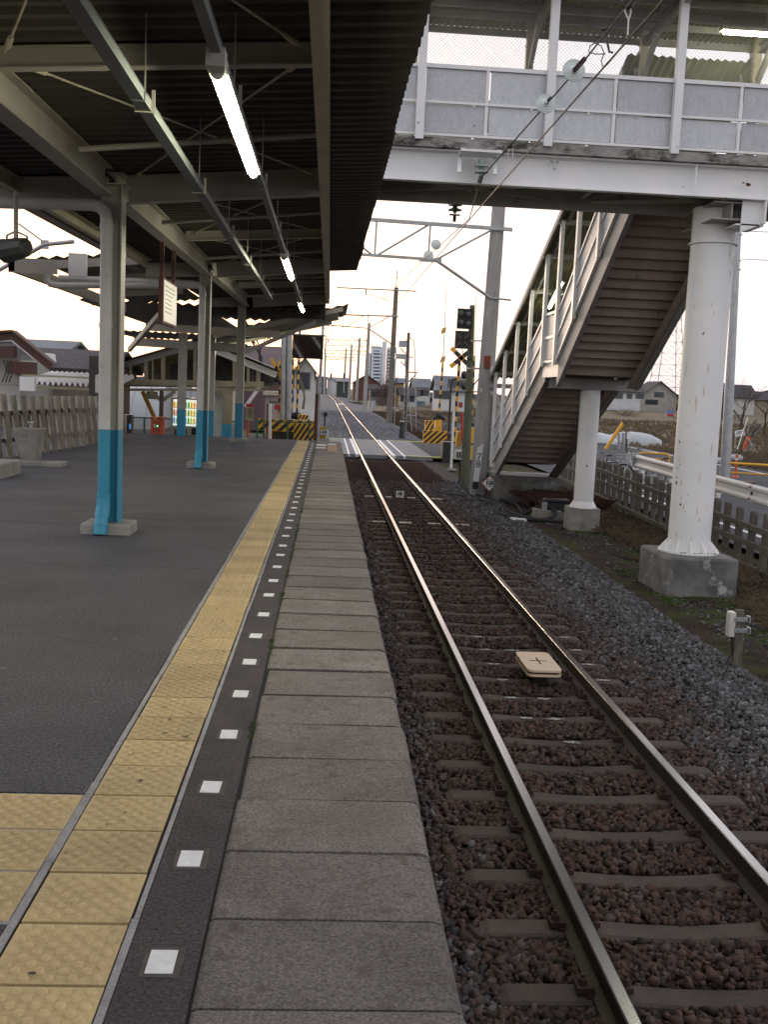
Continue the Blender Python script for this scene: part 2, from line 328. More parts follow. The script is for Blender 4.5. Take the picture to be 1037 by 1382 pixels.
# ---- ballast stones
def stones(name, n, xr, yr, yexp, zf, size, mat, seed=1, skip=None):
    g = np.random.default_rng(seed); t = (1+5**.5)/2
    V0 = np.array([(-1, t, 0), (1, t, 0), (-1, -t, 0), (1, -t, 0), (0, -1, t), (0, 1, t), (0, -1, -t), (0, 1, -t), (t, 0, -1), (t, 0, 1), (-t, 0, -1), (-t, 0, 1)])/1.9
    F0 = np.array([(0, 11, 5), (0, 5, 1), (0, 1, 7), (0, 7, 10), (0, 10, 11), (1, 5, 9), (5, 11, 4), (11, 10, 2), (10, 7, 6), (7, 1, 8), (3, 9, 4), (3, 4, 2), (3, 2, 6), (3, 6, 8), (3, 8, 9), (4, 9, 5), (2, 4, 11), (6, 2, 10), (8, 6, 7), (9, 8, 1)])
    V = np.array([(a, b, c) for a in (-1, 1) for b in (-1, 1) for c in (-1, 1)])*.62; Fc = np.array([(0, 1, 3), (0, 3, 2), (4, 6, 7), (4, 7, 5), (0, 4, 5), (0, 5, 1), (2, 3, 7), (2, 7, 6), (0, 2, 6), (0, 6, 4), (1, 5, 7), (1, 7, 3)])
    x = g.uniform(*xr, n); u = g.random(n); y = yr[0]+(yr[1]-yr[0])*u**yexp
    if skip is not None: k = ~skip(x, y); x, y = x[k], y[k]; n = len(x)
    sc = size*(.55+.9*g.random((n, 1, 1))**1.6)*np.array([1, .8, .62])*(.75+.5*g.random((n, 1, 3)))
    J = 1+.30*g.standard_normal((n, 8, 3)).clip(-1.5, 1.5)
    q = g.standard_normal((n, 4)); q /= np.linalg.norm(q, axis=1)[:, None]; a, b, c, d = q.T
    Rm = np.stack([1-2*(c*c+d*d), 2*(b*c-a*d), 2*(b*d+a*c), 2*(b*c+a*d), 1-2*(b*b+d*d), 2*(c*d-a*b), 2*(b*d-a*c), 2*(c*d+a*b), 1-2*(b*b+c*c)], -1).reshape(n, 3, 3)
    P = np.einsum('nij,nkj->nki', Rm, V[None]*J*sc)
    z = np.array([zf(p, r) for p, r in zip(x, y)])+g.uniform(-.012, .014, n)
    P += np.stack([x, y, z], -1)[:, None, :]
    me = bpy.data.meshes.new(name); me.vertices.add(n*8); me.vertices.foreach_set('co', P.reshape(-1).astype('f'))
    I = (Fc[None]+8*np.arange(n)[:, None, None]).reshape(-1); me.loops.add(len(I)); me.loops.foreach_set('vertex_index', I.astype('i'))
    me.polygons.add(n*12); me.polygons.foreach_set('loop_start', np.arange(0, n*36, 3).astype('i')); me.update(calc_edges=True)
    me.materials.append(mat); o = bpy.data.objects.new(name, me); COL.objects.link(o); o['kind'] = 'stuff'; return o
def stonemat(name):
    m = bpy.data.materials.new(name); m.use_nodes = True; n = m.node_tree.nodes; L = m.node_tree.links; b = n['Principled BSDF']; b.inputs['Roughness'].default_value = .85
    g = n.new('ShaderNodeNewGeometry'); sx = n.new('ShaderNodeSeparateXYZ'); L.new(g.outputs['Position'], sx.inputs[0])
    rust = n.new('ShaderNodeValToRGB'); grey = n.new('ShaderNodeValToRGB')
    for r, cs in ((rust, ((0, (.016, .010, .009)), (.35, (.042, .0225, .017)), (.8, (.072, .038, .028)), (1, (.075, .06, .053)))), (grey, ((0, (.028, .028, .031)), (.5, (.074, .071, .074)), (.85, (.12, .117, .122)), (1, (.19, .19, .2))))):
        e = r.color_ramp.elements
        for i, (p, c) in enumerate(cs):
            x = e[i] if i < 2 else e.new(p); x.position = p; x.color = (*c, 1)
        L.new(g.outputs['Random Per Island'], r.inputs[0])
    t = n.new('ShaderNodeTexNoise'); t.inputs['Scale'].default_value = 1.7; t.inputs['Detail'].default_value = 4; L.new(g.outputs['Position'], t.inputs[0])
    ad = n.new('ShaderNodeMath'); ad.operation = 'MULTIPLY_ADD'; ad.inputs[1].default_value = 1.5; L.new(t.outputs[0], ad.inputs[0]); L.new(sx.outputs[0], ad.inputs[2])   # x + 1.5 noise
    wn = n.new('ShaderNodeTexWhiteNoise'); wn.noise_dimensions = '1D'; L.new(g.outputs['Random Per Island'], wn.inputs['W'])
    a2 = n.new('ShaderNodeMath'); a2.operation = 'MULTIPLY_ADD'; a2.inputs[1].default_value = .8; L.new(wn.outputs[0], a2.inputs[0]); L.new(ad.outputs[0], a2.inputs[2])
    mr = n.new('ShaderNodeMapRange'); mr.inputs[1].default_value = 4.15; mr.inputs[2].default_value = 4.65; L.new(a2.outputs[0], mr.inputs[0])
    ml = n.new('ShaderNodeMapRange'); ml.inputs[1].default_value = 1.9; ml.inputs[2].default_value = 1.5; L.new(a2.outputs[0], ml.inputs[0])
    mm = n.new('ShaderNodeMath'); mm.operation = 'MAXIMUM'; L.new(mr.outputs[0], mm.inputs[0]); L.new(ml.outputs[0], mm.inputs[1])
    mx = n.new('ShaderNodeMixRGB'); L.new(mm.outputs[0], mx.inputs[0]); L.new(rust.outputs[0], mx.inputs[1]); L.new(grey.outputs[0], mx.inputs[2]); L.new(mx.outputs[0], b.inputs['Base Color'])
    return m
m_st = stonemat('ballast stone')
def gravelmat():
    m = M('far gravel stone', (.17, .172, .185), (.10, .10, .108), 25, .9, vary=0); n = m.node_tree.nodes; L = m.node_tree.links; b = n['Principled BSDF']
    r = n.new('ShaderNodeValToRGB'); e = r.color_ramp.elements; e[0].color = (.05, .05, .055, 1); e[1].color = (.26, .26, .28, 1); g = n.new('ShaderNodeNewGeometry'); L.new(g.outputs['Random Per Island'], r.inputs[0]); L.new(r.outputs[0], b.inputs['Base Color']); return m
def on_sleeper(x, y):
    k = (y-3.204+.289) % .578-.289
    return (x > .88) & (x < 2.98) & (np.abs(k) < .088+.02*np.random.default_rng(3).random(len(x)))
def zst(x, y): return bedz(x, y)+.019
stones('ballast_stones', 60000, (.42, 4.4), (3.2, 14), 1.35, zst, .030, m_st, 1, on_sleeper)
stones('ballast_stones', 38000, (.42, 4.4), (13.5, 31.5), 1.25, zst, .040, m_st, 2, on_sleeper)
stones('ballast_stones', 30000, (-1.2, 5.2), (YF+.2, 120), 1.5, lambda x, y: -1.105 if .2 < x < 3.9 else -1.11-.1*max(0, x-3.9)-.02*max(0, .2-x), .045, gravelmat(), 4)
stones('trackside_gravel', 5500, (4.2, 6.6), (6, 27), 1.2, lambda x, y: GZ+.004 if x > 4.6 else GZ-.02, .022, stonemat('loose gravel'), 3, lambda x, y: (x > 4.2) & (x < 4.75) & (y > 6))
# ---- dry grass, moss and litter right of the track
def tufts(name, n, xr, yr, z, h, mat, seed=5, spread=.5, keep=None, wd=.004, js=.05):
    g = random.Random(seed); mb = MB(); vs = mb.v; fs = mb.f
    while n > 0:
        x = g.uniform(*xr); y = yr[0]+(yr[1]-yr[0])*g.random()**1.2
        if keep and not keep(x, y): n -= .3; continue
        n -= 1
        for _ in range(7):
            a = g.uniform(0, 6.28); l = h*g.uniform(.4, 1.2); t = g.uniform(.2, 1)*spread; x0 = x+g.gauss(0, js); y0 = y+g.gauss(0, js)
            dx, dy = math.cos(a), math.sin(a); w = wd*g.uniform(.7, 1.4); k = len(vs)
            vs += [(x0-dy*w, y0+dx*w, z), (x0+dy*w, y0-dx*w, z), (x0+dx*l*t*.5, y0+dy*l*t*.5, z+l*.7), (x0+dx*l*t*1.6, y0+dy*l*t*1.6, z+l*(1-t*.6))]
            fs += [(k, k+1, k+2), (k+1, k+3, k+2)]
    mb.m = [0]*len(fs); o = mb.build(name, mat, None, kind='stuff'); return o
m_dry = M('dry grass', (.135, .105, .065), (.085, .065, .042), 2.5, .9)
m_grn = M('green weeds', (.075, .12, .025), (.05, .08, .02), 3, .9)
from mathutils import noise as mn
tufts('dry_grass', 3600, (4.75, 7.1), (7.5, 20), GZ, .085, m_dry, 5, .9, lambda x, y: mn.noise((x*.9, y*.6, 3))+(x-5.8)*.35-(y-12)*.05 > .05)
tufts('dry_grass', 1500, (5.7, 7.15), (15, 34), GZ, .16, m_dry, 6, .8)
tufts('green_moss', 5200, (4.75, 6.9), (10, 24), GZ-.005, .03, m_grn, 8, .8, lambda x, y: mn.noise((x*1.1, y*.6, 9)) > .08, wd=.012)
g2 = tufts('green_moss', 420, (-.292, -.282), (2.3, 13), -.006, .014, m_grn, 9, .6, lambda x, y: mn.noise((0, y*2.1, 4)) > .1, wd=.0025, js=.006)
# dark concrete drain edging beside the ballast
drain = thing('drain_kerb', (4.5, 9, GZ), 'dark concrete drain edging running along the foot of the ballast', 'kerb')
mk = M('dark drain concrete', (.05, .04, .035), (.032, .027, .025), 4, .9, bump=.5, grain=.3)
y = 3.0; k0 = MB().cbox((4.40, 9, GZ-.075), (.2, .985, .075), .012).build('kerb_block', mk, drain); first = True
while y < 24:
    if first: k0.location.y = y-9; first = False
    else: piece(k0, drain, (random.uniform(-.01, .01)+(.0), y-9, random.uniform(-.006, .006)))
    y += 1.0
MB().box((4.1, 10.2, GZ-.05), (4.36, 10.33, GZ+.01)).build('red_end_block', M('red paint worn', (.22, .04, .03), (.12, .04, .03), 20, .8), drain)
# ================================================================ platform
plat = thing('platform', (0, 0, 0), 'asphalt station platform with stone edge and yellow tactile strip', 'platform', kind='structure')
PE = 29.6
MB().box((-9.5, -6, -1.36), (.33, PE, -.012)).build('platform_body', m_wall, plat)
# asphalt surface split at repair joints
yj = [-6, 3.69, 8.42, 10.75, 17.2, PE]
def asph(x0, x1, ya, yb, m=m_asph, z=0.):
    return MB().box((x0, ya, -.011), (x1, yb, z)).build('asphalt_surface', m, plat)
XT0, XT1 = -.8088, -.5088                       # tactile strip
for a, b in zip(yj[:-1], yj[1:]): asph(-9.5 if a != 3.69 and b != 3.69 else -9.5, XT0-.035, a+(.012 if a > 0 else 0), b)
asph(XT1+.028, -.290, -6, PE, m_asph2)
MB().box((XT0-.033, -6, -.0115), (XT1+.026, PE, -.004)).build('mortar_bed', m_joint, plat)
for s0, s1 in ((XT0-.033, XT0-.004), (XT1+.004, XT1+.026)):
    y = 2.0
    while y < 29:
        l = random.uniform(.25, .9); MB().box((s0+random.uniform(0, .006), y, -.01), (s1-random.uniform(0, .004), y+l-.004, .0015)).build('mortar_strip', m_mortar, plat); y += l
def tile_mesh(fine=True):
    mb = MB(); mb.box((-.15, -.15, -.009), (.15, .15, .004)); ds = []
    for r in range(9):
        n = 5 if r % 2 == 0 else 4
        for c in range(n): ds.append(((c-(n-1)/2)*.062, (r-4)*.0315))
    for x, y in ds:
        n = 8 if fine else 4; rings = [(.0162, .004), (.0142, .0088), (.0085, .0112)] if fine else [(.0162, .004), (.0095, .0112)]
        k = len(mb.v)
        for rr, h in rings: mb.v += [(x+rr*math.cos(2*math.pi*i/n), y+rr*math.sin(2*math.pi*i/n), h) for i in range(n)]
        for j in range(len(rings)-1): mb.f += [(k+j*n+i, k+j*n+(i+1) % n, k+(j+1)*n+(i+1) % n, k+(j+1)*n+i) for i in range(n)]
        mb.f.append(tuple(k+(len(rings)-1)*n+i for i in range(n))); 
    mb.m = [0]*len(mb.f); return mb
tf = tile_mesh().build('tactile_tile', m_tile, plat, smooth=50); tc = tile_mesh(False).build('tactile_tile', m_tile, plat)
TY = [2.0152+.30306*k for k in range(90)]
XC = (XT0+XT1)/2
tf.location = (XC, TY[0], 0); tc.location = (XC, TY[40], 0)
tf.scale = (.99, .964, 1); tc.scale = (.99, .964, 1)
def chip(x, y, r=.006):
    mb = MB(); n = 7; mb.quad(*[(x+r*random.uniform(.6, 1.6)*math.cos(2*math.pi*i/n), y+r*random.uniform(.4, 1.2)*math.sin(2*math.pi*i/n), .0118) for i in range(n)]); return mb
for k, y in enumerate(TY):
    if y > 29.3: break
    if k not in (0, 40): piece(tf if k < 30 else tc, plat, (XC+random.uniform(-.002, .002), y, random.uniform(-.0012, .0008)), (random.uniform(-.003, .003), random.uniform(-.003, .003), random.uniform(-.004, .004)))
    if k < 22:
        for _ in range(random.choice((1, 2, 3, 4, 5))): chip(XC+random.uniform(-.13, .13), y+random.uniform(-.13, .13), random.choice((.003, .004, .006, .010))).build('worn_patch', m_chip, plat)
MB().box((-3.09, 2.766, -.0115), (XT0-.033, 3.686, .0012)).build('mortar_bed', m_mortar, plat)   # bed of the branch strip
for r in range(3):
    for c in range(7): piece(tf, plat, (XT0-.033-.152-.304*c, 2.9244+.30306*r, .0005), (0, 0, random.uniform(-.004, .004)))
# edge stones, one by one, with a dark open joint
MB().box((-.2905, -6, -.011), (.3, PE, -.03)).build('joint_bed', m_joint, plat)
def stone_mesh(l=.4325):
    mb = MB(); a, b = .3425, l/2
    prof = [(-a, -.16), (a, -.16), (a, -.03), (a-.012, -.008), (a-.035, 0), (-a+.02, 0), (-a+.004, -.006), (-a, -.015)]
    return mb.prism(prof, (0, -b, 0), (0, 2*b, 0))
es = [stone_mesh(.423+d).build('edge_stone', m_stone, plat) for d in (0,)]
YS0 = 1.945; es[0].location = (.059, YS0+.22, 0); yy = YS0+.4375
k = 0
while yy < PE-.1:
    piece(es[0], plat, (.059+random.uniform(-.006, .006), yy+(.219 if yy < 5 else .233), random.uniform(-.006, .001)), (0, random.uniform(-.006, .006), random.uniform(-.007, .007))); yy += .4375 if yy < 5 else .466
# white marker tiles with their grouted recess
mt = MB().box((-.036, -.055, -.01), (.036, .055, .0035)).build('marker_tile', m_white, plat)
mg = MB().box((-.05, -.07, -.01), (.056, .07, .0012)).build('marker_recess', M('grout', (.10, .085, .075), (.065, .055, .05), 20, .9), plat)
SQ = [2.585+.6*k for k in range(8)]+[at(345, 580+v/3.457, Z=0).y for v in (770, 702, 637, 581, 537, 491, 453, 418, 389, 358, 331, 306, 284, 264, 245, 227, 210, 196, 182, 169, 156, 145, 135)]
SQ += [SQ[-1]+.62*k for k in range(1, 12) if SQ[-1]+.62*k < 29.3]
for k, y in enumerate(SQ):
    if k == 0: mt.location = (-.385, y, 0); mg.location = (-.385, y, 0)
    else:
        j = random.uniform(-.006, .006); piece(mt, plat, (-.385+j, y, 0), (0, 0, random.uniform(-.03, .03)))
        if k < 16: piece(mg, plat, (-.385+j, y, 0), (0, 0, random.uniform(-.05, .05)))
for k, (a, b) in enumerate(((26.0, 26.35), (27.2, 27.7))): MB().box((-.28, a, -.01), (-.02, b, .003)).build('white_stripe', m_white, plat)
mo = M('faded orange paint', (.42, .22, .09), (.3, .16, .08), 5, .8)
MB().box((.03, 24.9, -.01), (.26, 27.3, .003)).build('orange_square', mo, plat)
[MB().box((.04+.055*k, 27.75, -.01), (.08+.055*k, 28.2, .003)).build('painted_mark', m_white, plat) for k in range(4)]

# gum spots, patches and hairline cracks in the asphalt
m_gum = M('gum spot', (.15, .145, .15), (.11, .105, .11), 30, .8); m_crk = M('crack', (.022, .02, .022), None, 8, .95); m_pat = M('asphalt patch', (.060, .057, .062), (.048, .046, .05), 2, .85, bump=.8, bs=60, grain=.6, gs=70)
g = random.Random(12)
for k in range(70):
    x = g.uniform(-3.2, -.95); y = 3.8+14*g.random()**1.5; r = g.uniform(.006, .022); n = 8
    MB().quad(*[(x+r*g.uniform(.7, 1.2)*math.cos(2*math.pi*i/n), y+r*g.uniform(.7, 1.2)*math.sin(2*math.pi*i/n), .0012) for i in range(n)]).build('gum_spot', m_gum, plat)
for (x0, y0, x1, y1) in ((-3.3, 6.5, -1.2, 5.9), (-2.9, 9.3, -1.0, 9.55), (-2.2, 4.1, -1.5, 5.2), (-4, 13.2, -1.1, 12.8)):
    mb = MB(); n = 16; L_ = []
    for i in range(n+1): f = i/n; L_.append((x0+(x1-x0)*f+g.uniform(-.03, .03), y0+(y1-y0)*f+g.uniform(-.05, .05)))
    for (a, b), (c, d) in zip(L_[:-1], L_[1:]): mb.quad((a, b-.003, .001), (c, d-.003, .001), (c, d+.003, .001), (a, b+.003, .001))
    mb.build('crack', m_crk, plat)
for (x, y, w_, d_) in ((-2.5, 7.2, .5, .35), (-1.6, 11.6, .7, .4), (-3.6, 9.0, .5, .6)):
    MB().quad(*[(x+w_*math.cos(a)*g.uniform(.9, 1.05)*(1 if abs(math.cos(a)) > .3 else 1.1), y+d_*math.sin(a)*g.uniform(.85, 1.1), .0008) for a in [2*math.pi*i/14 for i in range(14)]]).build('asphalt_patch', m_pat, plat)
# ================================================================ platform canopy
m_col = M('column cream paint', (.50, .475, .42), (.42, .40, .35), 2, .42, spots=(.26, .2, .15), sp=(.68, .78), ss=6)
CZ = lambda x, y: 3.668+.073*(x+.11)+.016*(y-10.6)      # underside of the roof deck
can = thing('platform_canopy', (-2.14, 10.3, 0), 'long dark steel canopy over the platform on cream and blue columns', 'canopy')
def corr(x0, x1, y0, y1, zf, pitch, depth, th=.0):
    """trapezoid deck, ribs running along X"""
    mb = MB(); ys = []; y = y0; k = 0
    while y < y1:
        for f, h in ((0, 0), (.34, 0), (.5, 1), (.84, 1)):
            ys.append((y+f*pitch, h*depth))
        y += pitch
        if y > y1-pitch*.5: break
    ys.append((y1, 0))
    for y, h in ys: mb.v += [(x0, y, zf(x0, y)+h), (x1, y, zf(x1, y)+h), (x0, y, zf(x0, y)+h+.006), (x1, y, zf(x1, y)+h+.006)]
    n = len(ys)
    for i in range(n-1):
        a = 4*i; b = a+4; mb.f += [(a, a+1, b+1, b), (a+2, b+2, b+3, a+3), (a+1, a+3, b+3, b+1), (a, b, b+2, a+2)]
    mb.m = [0]*len(mb.f); return mb
y = 21.0
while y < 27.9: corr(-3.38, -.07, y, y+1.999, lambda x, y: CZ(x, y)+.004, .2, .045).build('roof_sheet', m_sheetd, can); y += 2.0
y = -1.0
while y < 20.9:                                    # deck sheets laid one beside the other
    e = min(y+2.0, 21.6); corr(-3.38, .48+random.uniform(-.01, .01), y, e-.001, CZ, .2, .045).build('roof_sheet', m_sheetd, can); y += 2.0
for x, hh, ww, b0, b1 in ((-.12, .19, .1, -1, 28.2), (-3.15, .15, .08, -1, 18.2)):
    mb = MB(); mb.chan((x, b0, CZ(x, b0)-hh/2), (x, b1, CZ(x, b1)-hh/2), ww, hh, side=-1); mb.build('edge_channel', m_steelc, can)
for a, b in ((-1, 10.19), (10.41, 18.49), (18.71, 27.1)):
    MB().ibeam((-2.14, a, CZ(-2.14, a)-.14), (-2.2, b, CZ(-2.14, b)-.14), .16, .26).build('girder', m_steelg, can)
for Y in (2.2, 10.6, 18.7, 27.35):
    mb = MB(); mb.ibeam((-2.06, Y, CZ(-2.06, Y)-.15), (-.17, Y, CZ(-.17, Y)-.11), .11, .26, .01)
    mb.ibeam((-3.3, Y, CZ(-3.3, Y)-.12), (-2.24, Y, CZ(-2.24, Y)-.14), .11, .23, .01); mb.build('crossbeam', m_steelg, can)
    for xx in (-1.0,): 
        mb = MB(); mb.box((xx-.09, Y-.018, CZ(xx, Y)-.26), (xx+.09, Y-.006, CZ(xx, Y)-.06))
        for i in (-.05, .05):
            for j in (-.22, -.1): mb.lathe([(.014, 0), (.014, .03)], (xx+i, Y-.019, CZ(xx, Y)+j), 6, (0, -1, 0))
        mb.build('splice_plate', m_steelg, can)
for Y in (6.55, 14.75, 20.9, 23.0): MB().ibeam((-2.06, Y, CZ(-2.06, Y)-.07), (-.17, Y, CZ(-.17, Y)-.07), .08, .13, .01).build('small_crossbeam', m_steelg, can)
for Y in (4.4, 8.6, 12.7, 16.7, 25.0): MB().tube([(-2.06, Y, CZ(-2.06, Y)-.17), (-.17, Y, CZ(-.17, Y)-.09)], .024, 8).build('tie_tube', m_steelg, can, smooth=True)
for Y0, Y1 in ((2.3, 6.5), (6.6, 10.5), (10.7, 14.7), (14.8, 18.6)):
    for a, b in (((-2.0, Y0), (-.2, Y1)), ((-.2, Y0), (-2.0, Y1))):
        z = lambda p: CZ(*p)-.06
        mb = MB(); mb.tube([(*a, z(a)), (*b, z(b))], .008, 6); v = Vector((b[0]-a[0], b[1]-a[1], z(b)-z(a))); p = Vector((*a, z(a)))
        for f in (.04, .93): mb.tube([p+v*f, p+v*(f+.035)], .019, 6)
        mb.build('brace_rod', m_steelc, can)
MB().box((-3.3, 28.1, 3.33), (-.17, 28.16, 3.98)).build('end_fascia', m_sheetd, can)
# left gutter and its drain pipe
mb = MB(); mb.bar((-3.42, -1, 3.19), (-3.42, 17.0, 3.44), .15, .006); mb.bar((-3.495, -1, 3.24), (-3.495, 17.0, 3.49), .006, .12); mb.bar((-3.345, -1, 3.24), (-3.345, 17.0, 3.49), .006, .12); mb.build('gutter', m_steelg, can)
def column(x, y, pipe=True, top=None, zb=0., ped=True, blue=1.02, half=.1):
    t = thing('canopy_column', (x, y, 0)); t.parent = can; t.location = Vector((x, y, 0))-Vector(ORG[can.name]); 
    return t
def drainpipe(x, y, top, xl=None, zl=None):
    up = [(x, y, zz) for zz in (top-.0, 1.025)]
    lo = [(x, y, 1.025), (x, y, .33)]
    mb = MB(); mb.mi = 0
    pts = ([(xl, y, zl), (x-.16, y, top+.12), (x-.07, y, top+.105), (x-.015, y, top+.05)] if xl else [])+[(x, y, top-.03), (x, y, 1.028)]
    mb.tube(pts, .058, 14)
    for z in (top-.05, 2.05): mb.tube([(x, y, z), (x, y, z-.05)], .064, 14)
    mb.mi = 1; mb.tube([(x, y, 1.024), (x, y, .34)], .058, 14); mb.tube([(x, y, .4), (x, y, .33)], .066, 14)
    mb.tube([(x, y, .345), (x-.0, y-.015, .25)], .066, 14); mb.tube([(x, y-.015, .262), (x-.004, y-.06, .165)], .069, 14)
    mb.tube([(x-.004, y-.055, .18), (x-.006, y-.095, .09)], .064, 14); mb.tube([(x-.006, y-.09, .1), (x-.008, y-.11, .006)], .068, 14)
    return mb
COLS = [(-2.14, 10.33, .0), (-2.24, 18.62, .0), (-2.33, 27.25, .0)]
for i, (x, y, z) in enumerate(COLS):
    mb = MB(); top = CZ(x, y)-.16
    mb.mi = 0; mb.ibeam((x, y, 1.024), (x, y, top), .2, .2, .014, (1, 0, 0)); mb.mi = 1; mb.ibeam((x, y, .1), (x, y, 1.02), .2, .2, .014, (1, 0, 0))
    mb.mi = 0; mb.box((x-.14, y-.13, top), (x+.14, y+.13, top+.012))
    mb.build('column', [m_col, m_blue], can)
    MB().cbox((x, y-.02, 0), (.48, .42, .105), .015).build('column_pedestal', m_conc, can)
    if i < 2: drainpipe(x-.03, y-.155, 3.03 if i == 0 else 3.1, -3.4 if i == 0 else -4.75, 3.12 if i == 0 else 3.2).build('drain_pipe', [m_pvc, m_blue], can, smooth=50)
# ---- cable ducts under the deck
mg_duct = M('grey cable duct', (.17, .185, .19), (.13, .14, .145), 2, .5)
for x, z, y1, wd in ((-1.08, 3.03, 18.4, .075), (-.59, 3.085, 21.0, .05)):
    d = thing('cable_duct', (x, 2, z), 'wide grey cable duct hung left of the lamp row' if x < -1 else 'narrow duct that carries the row of fluorescent lamps', 'cable duct')
    y = 1.0
    while y < y1:
        l = min(2.38, y1-y)
        mb = MB(); mb.bar((x, y, z), (x, y+l-.015, z), wd, .05); mb.bar((x, y, z+.0265), (x, y+l-.015, z+.0265), wd+.008, .004); mb.build('duct_section', mg_duct, d)
        mb = MB(); mb.bar((x, y+.2, z+.03), (x, y+.2, CZ(x, y)+.02), .008); mb.bar((x-wd/2-.015, y+.2, z-.03), (x+wd/2+.015, y+.2, z-.03), .02, .006); mb.bar((x-wd/2-.01, y+.2, z-.03), (x-wd/2-.01, y+.2, z+.06), .02, .006); mb.bar((x+wd/2+.01, y+.2, z-.03), (x+wd/2+.01, y+.2, z+.09), .02, .006)
        mb.build('hanger', m_steelg, d); y += 2.4
# ---- fluorescent lamps
def lamp(x, y, z, L=2.36):
    t = thing('fluorescent_lamp', (x, y, z), None, 'lamp', 'fluorescent lamps under the platform canopy')
    mb = MB(); mb.bar((x, y-.0, z+.045), (x, y+L, z+.045), .07, .025); mb.prism([(-.035, 0), (.035, 0), (.045, -.02), (.04, -.02), (.03, -.004), (-.03, -.004), (-.04, -.02), (-.045, -.02)], (x, y, z+.032), (0, L, 0)); mb.build('reflector', m_lampw, t)
    MB().tube([(x, y+.03, z), (x, y+L-.03, z)], .021, 12).build('tube', m_glow, t, smooth=True)
    for yy in (y-.02, y+L-.02):
        mb = MB(); mb.box((x-.045, yy, z-.0), (x+.045, yy+.045, z+.06)); mb.lathe([(.03, 0), (.034, .012), (.026, .04)], (x, yy-.012, z), 10, (0, 1, 0)); mb.build('lamp_holder', m_lampw, t, smooth=40)
    MB().box((x-.045, y-.13, z+.0), (x+.045, y-.02, z+.085)).build('junction_box', m_lampw, t)
    return t
l0 = lamp(-.59, 5.2, 3.0); l0['label'] = 'nearest lit fluorescent lamp, large and bright under the canopy'
copy_tree(l0, (-.585, 12.45, 3.02), label='second lit fluorescent lamp along the row, small and mid way under the canopy')
copy_tree(l0, (-.6, 19.3, 3.06), label='farthest lit fluorescent lamp at the end of the canopy row')
# ---- hanging sign
s = thing('hanging_sign', (-2.22, 14.2, 2.3), 'white framed notice sign hanging on two dark red posts behind the nearest column', 'sign')
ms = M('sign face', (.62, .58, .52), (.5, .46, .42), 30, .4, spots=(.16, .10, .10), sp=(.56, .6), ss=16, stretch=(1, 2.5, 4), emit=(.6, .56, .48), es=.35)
MB().box((-2.26, 13.75, 2.27), (-2.2, 14.95, 2.86)).build('sign_box', m_brown, s); MB().box((-2.199, 13.8, 2.3), (-2.192, 14.9, 2.83)).build('sign_face', ms, s)
fl = M('faded print', (.34, .31, .30), (.26, .22, .22), 20, .5)
for k in range(7): MB().box((-2.1915, 13.88, 2.75-.055*k), (-2.1905, 14.8-random.uniform(0, .4), 2.765-.055*k)).build('faded_print_line', fl, s)
for y in (13.8, 14.8): MB().bar((-2.23, y, 2.86), (-2.23, y, CZ(-2.2, y)-.02), .05, .05).build('hanging_post', m_brown, s)
# ---- hanging dark loudspeaker at left
s = thing('loudspeaker', (-2.95, 9.9, 2.62), 'dark round loudspeaker hanging from the canopy edge at far left', 'loudspeaker')
p = at(21, 336, Y=9.9)
mb = MB(); ax = Vector((-.85, .5, -.12)); mb.lathe([(.055, -.15), (.085, -.13), (.10, -.04), (.105, .1), (.115, .12), (.115, .14), (.09, .142), (.07, .10)], p, 10, ax); mb.build('horn_body', M('dark speaker grey', (.06, .06, .055), None, 5, .5), s, smooth=30)
mb = MB(); mb.tube([p+Vector((0, 0, .1)), p+Vector((0, 0, .52))], .022, 8); mb.tube([p+Vector((-.09, 0, 0)), p+Vector((-.08, 0, .12)), p+Vector((.0, 0, .16)), p+Vector((.1, 0, .12)), p+Vector((.12, 0, -.02))], .011, 6); mb.build('bracket', m_steelg, s, smooth=True)
# ---- lower rear roofs at the platform end
m_corr2 = M('old corrugated sheet', (.13, .11, .095), (.08, .07, .062), 2, .7)
rc = thing('rear_canopy', (-2.3, 25, 0), 'lower corrugated canopy at the far end of the platform sloping down to the left', 'canopy')
RZ = lambda x, y: 3.78+.26*(x-.45)
def roll(x0, x1, y0, y1, zf, pitch=.3, d=.07, mat=m_corr2, par=rc, name='corrugated_sheet'):   # ribs along Y: wavy front edge
    mb = MB(); x = x0; k = 0; pts = []
    while x <= x1: pts.append((x, (k % 2)*d)); x += pitch/2; k += 1
    for x, h in pts: mb.v += [(x, y0, zf(x, y0)+h), (x, y1, zf(x, y1)+h)]
    mb.f = [(2*i, 2*i+2, 2*i+3, 2*i+1) for i in range(len(pts)-1)]; mb.m = [0]*len(mb.f); return mb.build(name, mat, par)
roll(-3.6, .5, 28.4, 33.0, RZ, d=.045); roll(-9.2, -4, 43.5, 50, lambda x, y: 3.45); roll(-6.6, -.15, 27.6, 33.0, lambda x, y: 3.5); roll(-6.6, -3.4, 33.0, 39.0, lambda x, y: 3.5)
MB().bar((-3.2, 28.45, RZ(-3.2, 0)-.06), (.3, 28.45, RZ(.3, 0)-.08), .04, .12).build('fascia', m_steelc, rc)
for Y in (29.6, 31.2): MB().ibeam((-3.2, Y, RZ(-3.2, Y)-.1), (.2, Y, RZ(.2, Y)-.1), .08, .15).build('rafter', m_steelg, rc)
MB().bar((-3.6, 32.95, RZ(-3.6, 0)-.06), (.0, 32.95, RZ(.0, 0)-.06), .05, .2).build('barge_board', m_steelc, rc)
for x in (-3.1, -2.2, -1.2, -.1): MB().bar((x, 28.5, RZ(x, 0)-.03), (x, 32.9, RZ(x, 0)-.03), .06, .07).build('purlin', m_steelg, rc)
MB().ibeam((-5.0, 28.4, 2.93), (-1.4, 28.4, 2.9), .1, .2).build('tie_beam', m_steelc, rc)
